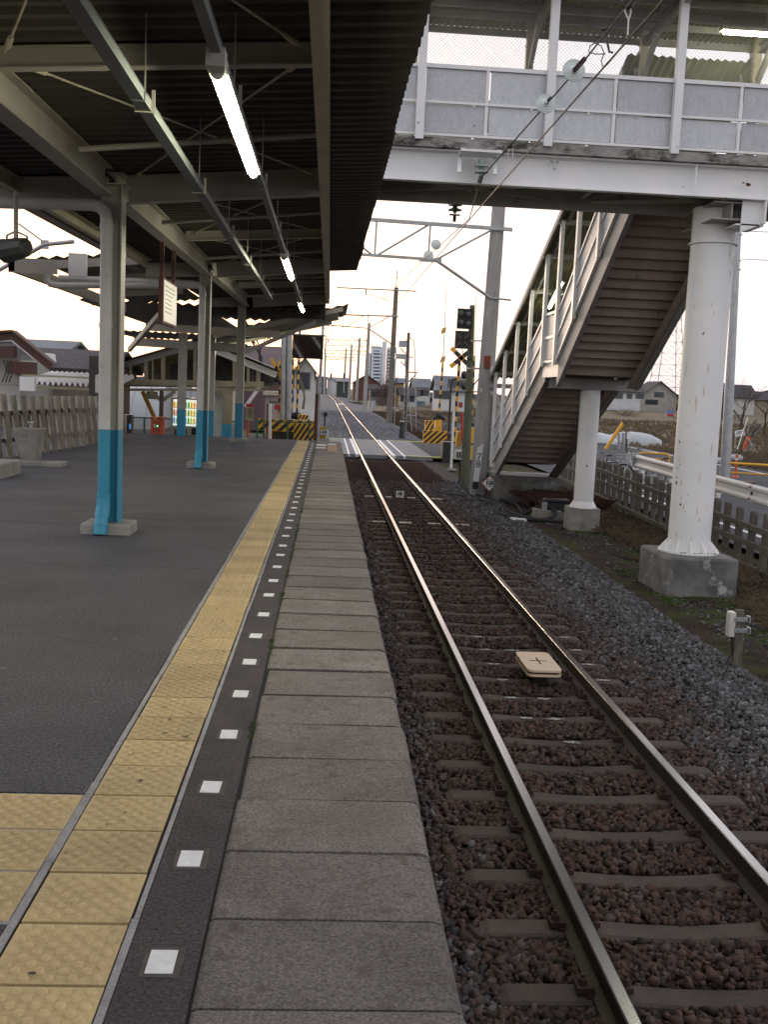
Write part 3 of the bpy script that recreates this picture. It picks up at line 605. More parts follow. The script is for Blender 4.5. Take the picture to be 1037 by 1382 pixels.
MB().ibeam((-5.6, 30.0, 2.58), (-2.3, 30.0, 2.52), .12, .24).build('tie_beam', m_steelg, rc)
MB().bar((-5.4, 28.3, 2.3), (-4.0, 24.6, 3.05), .09, .12).build('diagonal_strut', m_steelc, rc)
MB().bar((-2.3, 27.2, 2.3), (-.4, 27.2, 3.2), .07, .1).build('diagonal_strut', m_steelg, rc)
for (x, y, bt) in ((-4.1, 29.2, .75), (-3.42, 30.2, .72)):
    mb = MB(); w_ = .11; mb.mi = 0; mb.box((x-w_, y-.1, bt), (x+w_, y+.1, 2.85)); mb.mi = 1; mb.box((x-w_, y-.1, -1.1), (x+w_, y+.1, bt-.003)); mb.build('post', [m_steelg if x < -4 else m_col, m_blue], rc)
# left wing of the rear roof, with gutter and elbow pipe
lw = thing('side_canopy', (-4.3, 20, 3), 'small lower side roof with box gutter left of the second column', 'canopy')
LZ = lambda x, y: 3.62+.10*(x+3.4)
roll(-5.15, -3.35, 18.4, 28, lambda x, y: LZ(x, y)+.05, .25, .05, m_corr2, lw)
for a in (18.45, 21, 24): MB().chan((-5.1, a, LZ(-5.1, a)-.05), (-3.4, a, LZ(-3.4, a)-.05), .06, .14).build('rafter', m_steelg, lw)
mb = MB(); mb.box((-5.35, 17.6, 3.18), (-4.55, 17.615, 3.42)); mb.bar((-5.3, 17.6, 3.3), (-5.3, 27, 3.3), .1, .2); mb.build('gutter', m_steelg, lw)
MB().box((-4.5, 18.1, 3.22), (-4.2, 18.2, 3.6)).build('end_box', m_bwhite, lw)
mb = MB(); mb.tube([(-4.95, 18.46, 3.3), (-4.95, 18.46, 3.16), (-4.9, 18.46, 3.1), (-4.8, 18.46, 3.08), (-2.3, 18.46, 3.2)], .06, 12); mb.build('drain_pipe', m_pvc, lw, smooth=50)
# horizontal lattice arm left of the first column
s = thing('overhead_truss', tuple(at(-5, 372, Y=22)), 'grey tubular wire arm showing against the sky beyond the loudspeaker', 'bracket')
a, b, c = at(-8, 368, Y=22), at(60, 330, Y=22), at(100, 326, Y=22)
mb = MB(); mb.tube([a, b, c], .045, 8); mb.tube([at(25, 302, Y=22), at(58, 326, Y=22)], .02, 6); mb.box(b-Vector((.08, .02, .09)), b+Vector((.08, .02, .09))); mb.build('arm_tube', m_alu, s, smooth=40)
# ================================================================ timber gable shelter beyond the platform
sh = thing('timber_shelter', (-4.5, 36, -1.1), 'old cream timber shelter with open gable truss at the station exit', 'shelter')
Y = 36.0; P = lambda px, py, YY=Y: at(px, py, Y=YY)
def strip(a, b, w_, d_=.12, m=m_wood, name='timber', par=sh): return MB().bar(a, b, d_, w_, (0, 0, 1)).build(name, m, par)
strip(P(150, 515), P(356, 519), .2, .15, name='chord'); strip(P(150, 526), P(354, 526), .09, .12, name='chord')
apx = P(274, 458)
strip(P(150, 497), P(262, 465), .22, .06, m_bgrey, 'barge_board'); strip(P(284, 470), P(373, 506), .22, .06, m_bwhite, 'barge_board')
mb = MB()
for k in range(2):
    e1, e2 = ((P(148, 494), apx), (apx, P(375, 501)))[k]; mb.add([e1-Vector((0, .3, 0)), e2-Vector((0, .3, 0)), e2+Vector((0, 7, .0)), e1+Vector((0, 7, 0))], [(0, 1, 2, 3)]); 
    mb.add([e1+Vector((0, -.3, .05)), e2+Vector((0, -.3, .05)), e2+Vector((0, 7, .05)), e1+Vector((0, 7, .05))], [(0, 3, 2, 1)])
mb.add([P(150, 517)+Vector((0, 7, 0)), P(150, 494)+Vector((0, 7, 0)), apx+Vector((0, 7, 0)), P(375, 501)+Vector((0, 7, 0)), P(352, 520)+Vector((0, 7, 0))], [(0, 1, 2, 3, 4)])
mb.build('roof', M('shelter roof', (.16, .15, .145), (.10, .095, .09), 2, .7), sh)
for k in range(4):
    yy = Y+.6+1.6*k
    strip(P(150, 500)+Vector((0, yy-Y, 0)), apx+Vector((0, yy-Y, -.12)), .12, .09, name='rafter'); strip(apx+Vector((0, yy-Y, -.12)), P(368, 505)+Vector((0, yy-Y, 0)), .12, .09, name='rafter')
    strip(P(158, 519)+Vector((0, yy-Y, 0)), P(350, 522)+Vector((0, yy-Y, 0)), .12, .09, name='tie')
for x, y0, wd in ((176, 492, .1), (197, 488, .14), (206, 486, .05), (220, 482, .14), (244, 478, .11), (263, 472, .11), (316, 486, .11), (335, 494, .1)):
    strip(P(x, 516), P(x, y0), .05, wd, name='stud'); strip(P(x+6, 516, Y+2.6), P(x+6, y0+4, Y+2.6), .05, wd, name='stud')
for px, wd, bt, m1 in ((218, .13, 573, M('brown post', (.12, .08, .06), None, 4, .7)), (307.5, .34, 572, m_wood)):
    a = P(px, 527); z1 = P(px, bt).z; mb = MB(); mb.mi = 0; mb.box((a.x-wd/2, Y-.07, z1), (a.x+wd/2, Y+.07, a.z)); mb.mi = 1; mb.box((a.x-wd/2, Y-.07, -1.12), (a.x+wd/2, Y+.07, z1-.003)); mb.build('post', [m1, m_blue], sh)
for a, b, m1 in (((236, 528), (220, 540), m_wood), ((203, 528), (217, 540), m_wood), ((294, 528), (305, 537), m_wood), ((352, 520), (331, 549), m_bwhite)): strip(P(*a), P(*b), .12, .1, m1, 'brace')
mb = MB(); mb.box(P(346, 500), P(351, 521)+Vector((0, .12, 0))); mb.build('bracket', m_wood, sh)
c = P(208, 533); lone(MB().box(P(197, 528), P(212, 539)+Vector((0, .1, 0))), 'small_sign', M('olive sign', (.22, .23, .15), None, 4, .6), tuple(c), 'small olive board hanging under the shelter chord above the fence', 'sign')
lp = thing('shelter_lamp', tuple(P(336, 473)), 'lit tube lamp glowing at the right eave of the timber shelter', 'lamp', None)
MB().tube([at(320, 475, Y=31.5), at(336.5, 466, Y=31.5)], .035, 8).build('tube', m_glow, lp); MB().bar(at(319, 471, Y=31.5), at(337, 463, Y=31.5), .12, .04).build('reflector', m_lampw, lp)
# ================================================================ footbridge with stairs
fb = thing('footbridge', (5.4, 14.85, GZ), 'white steel footbridge crossing over the track with a roofed stairway down on the right', 'footbridge')
XA, XB = -9, 12.5; N, FY = 14.0, 15.6
mb = MB(); mb.chan((XA, N+.06, 4.51), (XB, N+.06, 4.51), .12, .42, .014, side=-1); mb.build('near_girder', m_bwhite, fb)
mb = MB(); mb.chan((XA, FY-.06, 4.51), (XB, FY-.06, 4.51), .12, .42, .014, side=1); mb.build('far_girder', m_bgrey, fb)
x = XA
md = M('streaked concrete edge', (.34, .32, .30), (.24, .225, .21), 5, .85, spots=(.045, .04, .035), sp=(.47, .62), ss=3.5, bump=.4, stretch=(1, 1, 2.2))
while x < XB: MB().box((x, N-.07, 4.728), (min(x+2.6, XB)-.006, FY+.07, 4.85)).build('deck_slab', md, fb); x += 2.6
for k in range(12):
    xx = -6.6+1.705*k; MB().ibeam((xx, N+.12, 4.55), (xx, FY-.12, 4.55), .07, .2).build('floor_beam', m_bgrey, fb)
for k in range(6):
    a = -6.6+3.41*k; mb = MB(); mb.bar((a+.1, N+.14, 4.4), (a+3.3, FY-.14, 4.4), .05, .05); mb.bar((a+.1, FY-.14, 4.405), (a+3.3, N+.14, 4.405), .05, .05); mb.build('under_brace', m_bgrey, fb)
for X in (4.8, 5.75):                                 # stiffeners and column head bracket
    MB().box((X+.12 if X > 5 else X, N-.012, 4.3), (X+.155 if X > 5 else X+.02, N+.0, 4.72)).build('stiffener', m_bwhite, fb)
PX = [-4.06+1.705*k for k in range(10)]
for row, (Yp, sgn) in enumerate(((N-.045, 1), (FY+.045, -1))):
    for i, x in enumerate(PX):
        MB().box((x-.055, Yp-sgn*.02-.05, 4.81), (x+.055, Yp-sgn*.02+.05, 6.98)).build('post', m_bwhite if row == 0 else m_steelc, fb)
        if row == 1 and 4.2 < x+.8 < 6.4: continue
        for j in range(2):
            a = x+.07+.855*j; b = a+.79
            for z0, z1 in ((4.93, 5.285), (5.335, 5.735)):
                MB().box((a, Yp+sgn*.06, z0), (b, Yp+sgn*.085, z1)).build('panel', m_panel, fb)
            if j == 0: MB().box((b, Yp+sgn*.035, 4.92), (b+.042, Yp+sgn*.055, 5.76)).build('mullion', m_bwhite, fb)
    for z, h in ((4.9, .05), (5.31, .045), (5.765, .075)):
        MB().bar((XA, Yp+sgn*.045 if z < 5.7 else Yp+sgn*.07, z), (XB, Yp+sgn*.045 if z < 5.7 else Yp+sgn*.07, z), .04 if z < 5.7 else .08, h*.68).build('rail', m_bwhite, fb)
# wire mesh above both parapets
def meshnet(p, u, v, nu, nv, r=.0035):
    mb = MB(); p = Vector(p); U = Vector(u); V = Vector(v); s = U.length/nu; tot = int(nu+nv*(V.length/nv)/s); H = V.length; W = U.length; du = U.normalized(); dv = V.normalized()
    t = -H
    while t < W:
        for sg in (0, 1):
            a, b = max(0, -t), min(H, W-t)
            if b > a:
                q0 = p+du*(t+a)+dv*(a if sg == 0 else H-a); q1 = p+du*(t+b)+dv*(b if sg == 0 else H-b)
                d = (q1-q0).normalized(); x = d.cross(du.cross(dv)).normalized()*r; k = len(mb.v); mb.v += [q0-x, q0+x, q1+x, q1-x]; mb.f.append((k, k+1, k+2, k+3)); mb.m.append(0)
        t += s
    return mb
mnet = M('mesh wire', (.4, .4, .38), None, 5, .5, metal=.3)
for Yp in (N+.05, FY-.02): tag(meshnet((XA, Yp, 5.8), (XB-XA, 0, 0), (0, 0, 1.1), int((XB-XA)/.05), 14, .0013 if Yp < 15 else .001).build('wire_mesh', mnet, fb), kind='stuff')
# bridge roof: flat deck on beams, lit tube under it
m_broof = M('bridge roof sheet', (.27, .27, .15), (.2, .2, .12), 2, .65)  # green-yellow cast of the tube light is put into the sheet colour
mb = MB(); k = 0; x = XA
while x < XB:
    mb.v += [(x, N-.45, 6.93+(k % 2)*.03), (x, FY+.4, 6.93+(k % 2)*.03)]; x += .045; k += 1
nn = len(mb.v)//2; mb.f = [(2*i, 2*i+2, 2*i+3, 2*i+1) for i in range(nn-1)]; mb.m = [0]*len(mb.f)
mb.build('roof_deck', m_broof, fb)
for yy in (N-.42, N+.35, N+.9, FY-.3, FY+.35): MB().chan((XA, yy, 6.88), (XB, yy, 6.88), .05, .09).build('purlin', m_bgrey, fb)
for x in PX: mb = MB(); mb.ibeam((x+.02, N-.4, 6.78), (x+.02, FY+.4, 6.78), .08, .13); mb.bar((x, FY-.02, 6.3), (x, FY-.55, 6.74), .06, .1); mb.build('roof_beam', m_bgrey, fb)
for nm, x in (('second', 6.35), ('first', .9),):
    lp = thing('bridge_lamp', (x, 14.7, 6.62), 'lit tube lamp under the footbridge roof above the white column' if x > 2 else 'lit tube lamp under the left part of the footbridge roof, just above the picture', 'lamp')
    MB().tube([(x-1.1, 14.6, 6.62), (x+.1, 14.6, 6.62)], .02, 8).build('tube', m_glow, lp); MB().box((x-1.14, 14.53, 6.645), (x+.14, 14.67, 6.69)).build('reflector', m_lampw, lp)
    MB().bar((x-.5, 14.6, 6.69), (x-.5, 14.6, 6.92), .02).build('hanger', m_steelg, lp)
# big round column on its concrete block, smaller one under the landing
def gussets(par, c, r, z, n, h=.17, w_=.14):
    for k in range(n):
        a = 2*math.pi*(k+.5)/n; d = Vector((math.cos(a), math.sin(a), 0)); t = Vector((-d.y, d.x, 0))*.008; b = Vector((*c, z))+d*(r-.005)
        q = [b, b+d*w_, b+d*w_+Vector((0, 0, .02)), b+Vector((0, 0, h))]
        MB().add([p-t for p in q]+[p+t for p in q], [(3, 2, 1, 0), (4, 5, 6, 7), (0, 1, 5, 4), (1, 2, 6, 5), (2, 3, 7, 6)]).build('gusset', m_bwhite, par)
cx_, cy_ = 5.4, 14.78
MB().lathe([(.305, -.62), (.305, 3.9), (.305, 4.29)], (cx_, cy_, 0), 40).build('column', m_bwhite, fb, smooth=50)
MB().lathe([(.44, -.645), (.44, -.62), (.3, -.618)], (cx_, cy_, 0), 24).build('base_plate', m_bwhite, fb)
MB().lathe([(.306, 3.78), (.345, 3.785), (.345, 3.80), (.306, 3.805)], (cx_, cy_, 0), 32).build('collar', m_bwhite, fb)
gussets(fb, (cx_, cy_), .305, -.62, 12, .17, .125)
MB().cbox((cx_, cy_, GZ-.15), (1.06, 1.24, .71), .03).build('concrete_block', m_dconc, fb)
mb = MB(); mb.box((5.0, N-.03, 3.92), (5.9, N-.015, 4.298)) if 0 else None
mb.prism([(.12, 0), (.42, 0), (.42, -.30), (.12, -.42)], (5.4, N+.1, 4.295), (0, .02, 0)); mb.box((5.80, N+.0, 3.99), (5.825, N+.6, 4.295)); mb.box((5.45, N+.1, 3.97), (5.84, N+.65, 3.99)); mb.build('head_bracket', m_bwhite, fb)
MB().ibeam((5.4, N+.14, 4.16), (5.4, FY-.14, 4.16), .5, .24, .02).build('column_head', m_bgrey, fb)
m_rsp = M('rust spot', (.10, .035, .018), (.04, .018, .012), 60, .9); m_flk = M('flaked primer', (.30, .31, .33), None, 30, .7)
def spot(c, n_, r, k=1.3, mat=m_rsp):
    n_ = Vector(n_).normalized(); a = n_.cross(Vector((0, 0, 1))).normalized(); b = Vector((0, 0, 1)); m = 8
    MB().quad(*[Vector(c)+n_*.002+a*(r*random.uniform(.5, 1.2)*math.cos(2*math.pi*i/m))+b*(r*k*random.uniform(.5, 1.3)*math.sin(2*math.pi*i/m)) for i in range(m)]).build('rust_spot', mat, fb)
m_str = M('rust streak', (.55, .44, .33), (.62, .55, .46), 9, .7)
def colspot(px, py, c, R_, r, k=1.3):
    z = at(px, py, Y=c[1]-R_).z; a0 = at(px, py, Y=c[1]-R_*.8); d = Vector((a0.x-c[0], 0, 0)); x = max(-.95, min(.95, d.x/R_)); n_ = Vector((x, -math.sqrt(1-x*x), 0)); spot(Vector((c[0], c[1], z))+n_*R_, n_, r, k)
for px, py, r in ((949, 450, .016), (918, 597, .018), (911, 646, .012), (910, 653, .022), (922, 628, .008), (921, 682, .016), (929, 668, .008), (925, 691, .008), (950, 448, .007), (905, 700, .006), (936, 560, .005), (930, 575, .006), (915, 640, .005), (940, 600, .006), (907, 632, .01)): colspot(px, py, (cx_, cy_), .305, r)
for k in range(26): a = -math.pi/2+random.uniform(-1.2, 1.2); n_ = Vector((math.cos(a), math.sin(a), 0)); spot(Vector((cx_, cy_, random.uniform(-.5, .9) if k % 2 else random.uniform(1, 3.7)))+n_*.305, n_, random.uniform(.006, .012), random.uniform(4, 10), m_str)
for z in (.55, 1.75, 2.95): MB().lathe([(.3052, z), (.3075, z+.006), (.3052, z+.012)], (cx_, cy_, 0), 40).build('weld_seam', m_bwhite, fb, smooth=60)
for px, py, r in ((792, 629, .022), (806, 560, .006), (800, 590, .005), (795, 660, .006)): colspot(px, py, (5.42, 21.2), .205, r)
for px, py, r, m in ((746, 218, .035, m_flk), (753, 219, .03, m_flk), (749, 228, .02, m_flk), (1010, 249, .045, m_rsp), (1004, 247, .02, m_rsp), (922, 252, .012, m_rsp), (980, 268, .02, m_rsp), (780, 254, .008, m_rsp)): spot(at(px, py, Y=N-.001), (0, -1, 0), r, .7, m)
for px, py in ((690, 205), (640, 170), (860, 215), (915, 198), (565, 165)): spot(at(px, py, Y=N-.13), (0, -1, 0), .01)
for k in range(14): spot((random.uniform(cx_-.28, cx_+.28), cy_-random.uniform(.31, .40), -.617), (.0, -.3, 1), .016, .5)
# stairs: two flights in +Y with a landing
SX0, SX1 = 4.45, 6.02
F1 = ((15.75, 4.72), (19.9, 2.2)); F2 = ((21.2, 2.2), (26.5, -.12))
def flight(A, B, n):
    (y0, z0), (y1, z1) = A, B; dy = (y1-y0)/n; dz = (z1-z0)/n
    t0 = None
    for k in range(n):
        yy = y0+dy*k; zz = z0+dz*(k+1)
        if t0 is None:
            mb = MB(); mb.box((SX0+.02, yy, zz-.035), (SX1-.02, yy+dy+.02, zz)); mb.box((SX0+.02, yy-.012, zz-.035), (SX1-.02, yy-.003, zz-dz-.037)); mb.bar((SX0+.02, yy+dy+.012, zz-.05), (SX1-.02, yy+dy+.012, zz-.05), .012, .05)
            t0 = mb.build('stair_step', m_tread, fb)
        else: piece(t0, fb, (0, dy*k, dz*k))
    for X, m in ((SX0-.03, m_bwhite), (SX1+.03, m_bgrey)):
        mb = MB(); mb.bar((X, y0-.1, z0-.19-.1*dz/dy), (X, y1+.1, z1-.19+.1*dz/dy), .02, .44); mb.bar((X+(.04 if X < 5 else -.04), y0-.1, z0-.4-.1*dz/dy), (X+(.04 if X < 5 else -.04), y1+.1, z1-.4+.1*dz/dy), .09, .015)
        mb.build('stringer', m_bgrey, fb)
        if X > 5: MB().bar((X-.12, y0-.1, z0-.37-.1*dz/dy), (X-.12, y1+.1, z1-.37+.1*dz/dy), .22, .012).build('stringer_flange', m_tread, fb)
        if X < 5: MB().bar((X-.005, y0-.1, z0+.045-.1*dz/dy), (X-.005, y1+.1, z1+.045+.1*dz/dy), .08, .025).build('stringer_flange', m_bwhite, fb)
flight(*F1, 18); flight(*F2, 15)
mb = MB(); mb.box((SX0, 19.92, 2.14), (SX1, 21.2, 2.19)); mb.build('landing_plate', m_tread, fb)
for yy in (20.0, 20.4, 20.85, 21.15): MB().chan((SX0+.03, yy, 2.06), (SX1-.03, yy, 2.06), .05, .14).build('landing_joist', m_tread, fb)
for X, m in ((SX0-.03, m_bwhite), (SX1+.03, m_bgrey)): MB().box((X-.012, 19.85, 1.93), (X+.012, 21.3, 2.24)).build('landing_edge', m, fb)
MB().ibeam((4.5, 21.05, 1.83), (6.45, 21.05, 1.83), .24, .22, .015).build('landing_beam', m_bgrey, fb)
MB().lathe([(.205, -.62), (.205, 1.72)], (5.42, 21.2, 0), 32).build('column', m_bwhite, fb, smooth=50)
MB().lathe([(.29, -.735), (.28, -.71), (.21, -.60)], (5.42, 21.2, 0), 20).build('base_plate', m_bwhite, fb); gussets(fb, (5.42, 21.2), .2, -.72, 8, .16, .08)
MB().cbox((5.42, 21.25, GZ-.15), (.62, .62, .635), .02).build('concrete_block', m_conc, fb)
MB().cbox(((SX0+SX1)/2, 27.1, GZ-.1), (1.75, 1.5, .78), .02).build('stair_footing', m_dconc, fb)
# stair parapet, posts and roof
def zline(y, off):
    if y < 19.9: return F1[0][1]+(F1[1][1]-F1[0][1])*(y-F1[0][0])/(F1[1][0]-F1[0][0])+off
    if y < 21.2: return 2.2+off
    return F2[0][1]+(F2[1][1]-F2[0][1])*(y-F2[0][0])/(F2[1][0]-F2[0][0])+off
RY0, RY1 = (16.0, 6.55), (27.3, 2.05)
zr = lambda y: RY0[1]+(RY1[1]-RY0[1])*(y-RY0[0])/(RY1[0]-RY0[0])
for X in (SX0-.06, SX1+.06):
    for y in (17.1, 18.6, 19.95, 21.15, 22.6, 24.1, 25.6, 26.9):
        XX = X+(-.045 if X < 5 else .045); MB().box((XX-.035, y-.06, zline(y, -.05)), (XX+.035, y+.06, zr(y)-.1)).build('stair_post', m_bwhite, fb)
    for y0, y1 in ((15.9, 17.05), (17.15, 18.55), (18.65, 19.88), (20.0, 21.1), (21.22, 22.55), (22.65, 24.05), (24.15, 25.55), (25.65, 26.85)):
        mb = MB()
        for a, b in ((.08, .50), (.53, .95)):
            mb = MB(); mb.add([(X-.01, y0, zline(y0, a)), (X-.01, y1, zline(y1, a)), (X-.01, y1, zline(y1, b)), (X-.01, y0, zline(y0, b)), (X+.01, y0, zline(y0, a)), (X+.01, y1, zline(y1, a)), (X+.01, y1, zline(y1, b)), (X+.01, y0, zline(y0, b))], [(3, 2, 1, 0), (4, 5, 6, 7), (2, 3, 7, 6), (0, 1, 5, 4), (1, 2, 6, 5), (3, 0, 4, 7)])
            mb.build('side_panel', m_panel, fb)
    for o in (.04, .515, .99):
        for a, b in (((15.8, 0), (19.9, 0)), ((19.9, 0), (21.2, 0)), ((21.2, 0), (26.95, 0))):
            MB().bar((X-.012, a[0], zline(a[0]+.001, o)), (X-.012, b[0], zline(b[0]-.001, o)), .05, .05).build('stair_rail', m_bwhite, fb)
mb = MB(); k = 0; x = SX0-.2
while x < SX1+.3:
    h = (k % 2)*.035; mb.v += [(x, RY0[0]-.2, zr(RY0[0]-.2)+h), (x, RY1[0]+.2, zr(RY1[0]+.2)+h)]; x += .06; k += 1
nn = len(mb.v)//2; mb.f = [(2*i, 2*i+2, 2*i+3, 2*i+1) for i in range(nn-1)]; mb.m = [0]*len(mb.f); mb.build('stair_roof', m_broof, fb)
for X in (SX0-.19, SX0-.0, SX1+.06, SX1+.27): MB().bar((X, RY0[0], zr(RY0[0])-.07), (X, RY1[0]+.15, zr(RY1[0]+.15)-.07), .04, .12).build('roof_edge_beam', m_bgrey, fb)
for y in (17.1, 18.6, 19.95, 21.15, 22.6, 24.1, 25.6, 26.9): MB().bar((SX0-.2, y, zr(y)-.12), (SX1+.25, y, zr(y)-.12), .05, .09).build('roof_crossbeam', m_bgrey, fb)
lp = thing('stair_lamp', (5.2, 22.4, 3.75), 'lit tube lamp under the stairway roof', 'lamp')
MB().tube([(4.85, 22.0, zr(22)-.22), (4.85, 23.1, zr(23.1)-.22)], .02, 8).build('tube', m_glow, lp); MB().bar((4.85, 22.0, zr(22)-.19), (4.85, 23.1, zr(23.1)-.19), .1, .03).build('reflector', m_lampw, lp)
# drain pipe and small sign box at stair foot
s = thing('stair_drain_pipe', (4.45, 27.6, GZ), 'pale grey drain pipe standing at the foot of the stairway', 'drain pipe')
MB().tube([at(648, 527, Y=27.4), at(660, 529, Y=27.4), at(670, 535, Y=27.4), at(671, 548, Y=27.4), at(664, 668, Y=27.4), at(668, 675, Y=27.2)], .09, 12).build('pipe', m_pvc, s, smooth=50)
for py in (548, 605, 630): MB().tube([at(671-(py-548)*.06, py, Y=27.4), at(671-(py-548)*.06, py+3, Y=27.4)], .098, 12).build('pipe_clamp', m_steelg, s)
mb = MB(); mb.box(at(655, 517, Y=27.3), at(700, 525, Y=27.3)+Vector((0, .3, 0))); lone(mb, 'sign_box', m_alu, tuple(at(655, 525, Y=27.3)), 'flat grey metal box fixed above the stairway entrance', 'box')
# ================================================================ overhead line
pol = thing('catenary_pole', (4.1, 27.5, GZ), 'thick grey concrete pole with the white 78 plate, nearest of the line poles', 'pole')
MB().lathe([(.24, -1.3), (.165, 7.6)], (4.13, 27.5, 0), 24).build('pole_shaft', m_pole, pol, smooth=50)
pol.rotation_euler = (0, R(1.0), 0)
for z in (6.0, 5.3, 4.55, 4.1, 3.35, 2.2, 1.9, .9, .1): MB().lathe([(.205-.0085*z+.02, 0), (.205-.0085*z+.02, .035)], (4.13, 27.5, z), 20).build('steel_band', m_alu, pol)
Y = 27.3; tp = lambda px, py: at(px, py, Y=Y)
mb = MB(); mb.bar((-5, Y, 5.83), (4.5, Y, 5.83), .08, .09); mb.build('top_chord', m_alu, pol)
mb = MB(); mb.bar((-5, Y, 4.93), (2.55, Y, 4.93), .07, .07); mb.build('bottom_chord', m_alu, pol)
for a, b in (((2.55, 4.92), (4.05, 4.05)), ((2.55, 4.93), (3.95, 5.78)), ((2.35, 4.93), (2.35, 5.8)), ((1.0, 4.93), (2.3, 5.8)), ((.95, 4.93), (.95, 5.8)), ((-.4, 4.93), (-.4, 5.8)), ((-.4, 5.8), (.9, 4.93)), ((4.05, 4.05), (4.6, 4.03))):
    MB().tube([(a[0], Y, a[1]), (b[0], Y, b[1])], .04 if a[1] == 4.92 else .026, 8).build('truss_bar', m_alu, pol)
mb = MB(); mb.prism([(-.35, 0), (.3, 0), (.3, .12), (-.1, .07)], (2.4, Y-.03, 4.86), (0, .06, 0)); mb.build('gusset_plate', m_alu, pol)
for px, py in ((573, 346), (583, 331)): MB().lathe([(.03, -.06), (.125, -.03), (.135, 0), (.12, .03), (.04, .06)], tp(px, py), 14, (.1, -1, .1)).build('insulator_disc', m_porc, pol, smooth=True)
s = thing('number_plate', tuple(at(645, 650, Y=27.12)), 'white upright plate numbered 78 with a black foot, leaning on the grey pole', 'number plate')
p0 = at(642, 655, Y=27.1); ux = Vector((.075, 0, 1)).normalized()
P0 = lambda u, v: (p0.x+u+ux.x*v, p0.y, p0.z+v)
mb = MB(); mb.quad(P0(-.075, .1), P0(.075, .1), P0(.075, 1.12), P0(-.075, .98)); mb.quad(*[(x, y+.02, z) for x, y, z in (P0(-.075, 1), P0(.075, 1.12), P0(.075, .0), P0(-.075, .0))]); mb.build('plate', m_white, s)
MB().box((p0.x-.075, p0.y-.02, p0.z-.1), (p0.x+.075, p0.y+.02, p0.z+.1)).build('plate_foot', m_black, s)
for ch, v in (('7', .76), ('8', .56)): text(ch, (P0(0, v)[0], p0.y-.006, p0.z+v), .26, m_black, s)
m_plate = M('dark gadget', (.05, .045, .04), None, 5, .6)
lone(MB().box(at(655, 480, Y=27.2), at(662, 496, Y=27.2)+Vector((0, .15, 0))), 'rust_box', M('rusty red box', (.22, .04, .02), None, 5, .7), tuple(at(658, 496, Y=27.2)), 'small rusty red box clamped high on the grey concrete pole', 'box')
lone(MB().box(at(663, 495, Y=27.2), at(669, 508, Y=27.2)+Vector((0, .1, 0))), 'white_gadget', m_bwhite, tuple(at(666, 508, Y=27.2)), 'small white box behind the rusty red box on the pole', 'box')
# contact and messenger wires with their fittings
def wire(name, pts, r, label, mat=m_wire): return lone(MB().tube(pts, r, 6), name, mat, tuple(pts[0]), label, 'wire')
A = at(905, -10, X=1.98)
wire('contact_wire', [(1.98, 3, 4.02), A, (1.98, 13.9, 4.07), (1.98, 27.3, 4.15), (2.05, 87, 4.3), (1.98, 300, 4.3)], .0085, 'lower black contact wire running diagonally across the footbridge panels')
B = [at(862, -10, Y=6.9), at(785, 87, Y=9.2), at(738, 141, Y=10.9), at(650, 240, Y=13.8)]
wire('messenger_wire', B+[(2.0, 15.7, 4.12), (2.0, 27.3, 4.6), (2.05, 87, 6.4), (2.0, 300, 6.0)], .008, 'upper messenger wire that carries the two round porcelain discs')
cst = thing('wire_insulator', tuple(at(737, 140, Y=10.9)), 'lower of the two round porcelain discs on the messenger wire', 'insulator', 'porcelain discs on the messenger wire')
def disc(c, par, r=.103):
    ax = (B[0]-B[3]).normalized(); ax = Vector((ax.x*.2, -1, .15)).normalized()
    prof = [(.022, -.07), (.03, -.04), (r*.55, -.03), (r*.9, -.012), (r, 0), (r*.97, .008), (r*.85, .0), (r*.80, .01), (r*.66, .004), (r*.6, .014), (r*.45, .008), (r*.38, .02), (.03, .022), (.02, .06)]
    return MB().lathe(prof, c, 28, ax).build('porcelain_disc', m_porc, par, smooth=60)
disc(at(737, 140, Y=10.9), cst); MB().tube([at(744, 132, Y=10.8), at(730, 148, Y=11.0)], .018, 8).build('end_fitting', m_wire, cst)
c2 = thing('wire_insulator', tuple(at(775, 95, Y=9.5)), 'upper of the two round porcelain discs on the messenger wire', 'insulator', 'porcelain discs on the messenger wire')
disc(at(775, 95, Y=9.5), c2); MB().tube([at(790, 79, Y=9.3), at(776, 95, Y=9.45)], .022, 8).build('end_fitting', m_clip, c2)
def yy(px, py, Y): return at(px, py, Y=Y)
fit = thing('wire_clamp', tuple(yy(820, 40, 8.3)), 'black clamp with hanging loop of cable joining the two overhead wires', 'clamp')
mb = MB(); mb.tube([yy(812, 40, 8.3), yy(824, 38, 8.3)], .014, 6); mb.tube([yy(819, 42, 8.3), yy(820, 56, 8.3), yy(823, 70, 8.3), yy(828, 71, 8.3)], .009, 6)
mb.build('clamp', m_wire, fit)
lp_ = [yy(797, 62, 8.9), yy(803, 58, 8.9), yy(812, 62, 8.9), yy(816, 72, 8.9), yy(812, 82, 8.9), yy(814, 90, 8.9)]
MB().tube([yy(797, 62, 8.9), yy(795, 70, 8.9), yy(803, 73, 8.9), yy(818, 73, 8.9)], .005, 5).build('cable_loop', m_wire, fit); MB().tube(lp_, .005, 5).build('cable_loop', m_wire, fit)
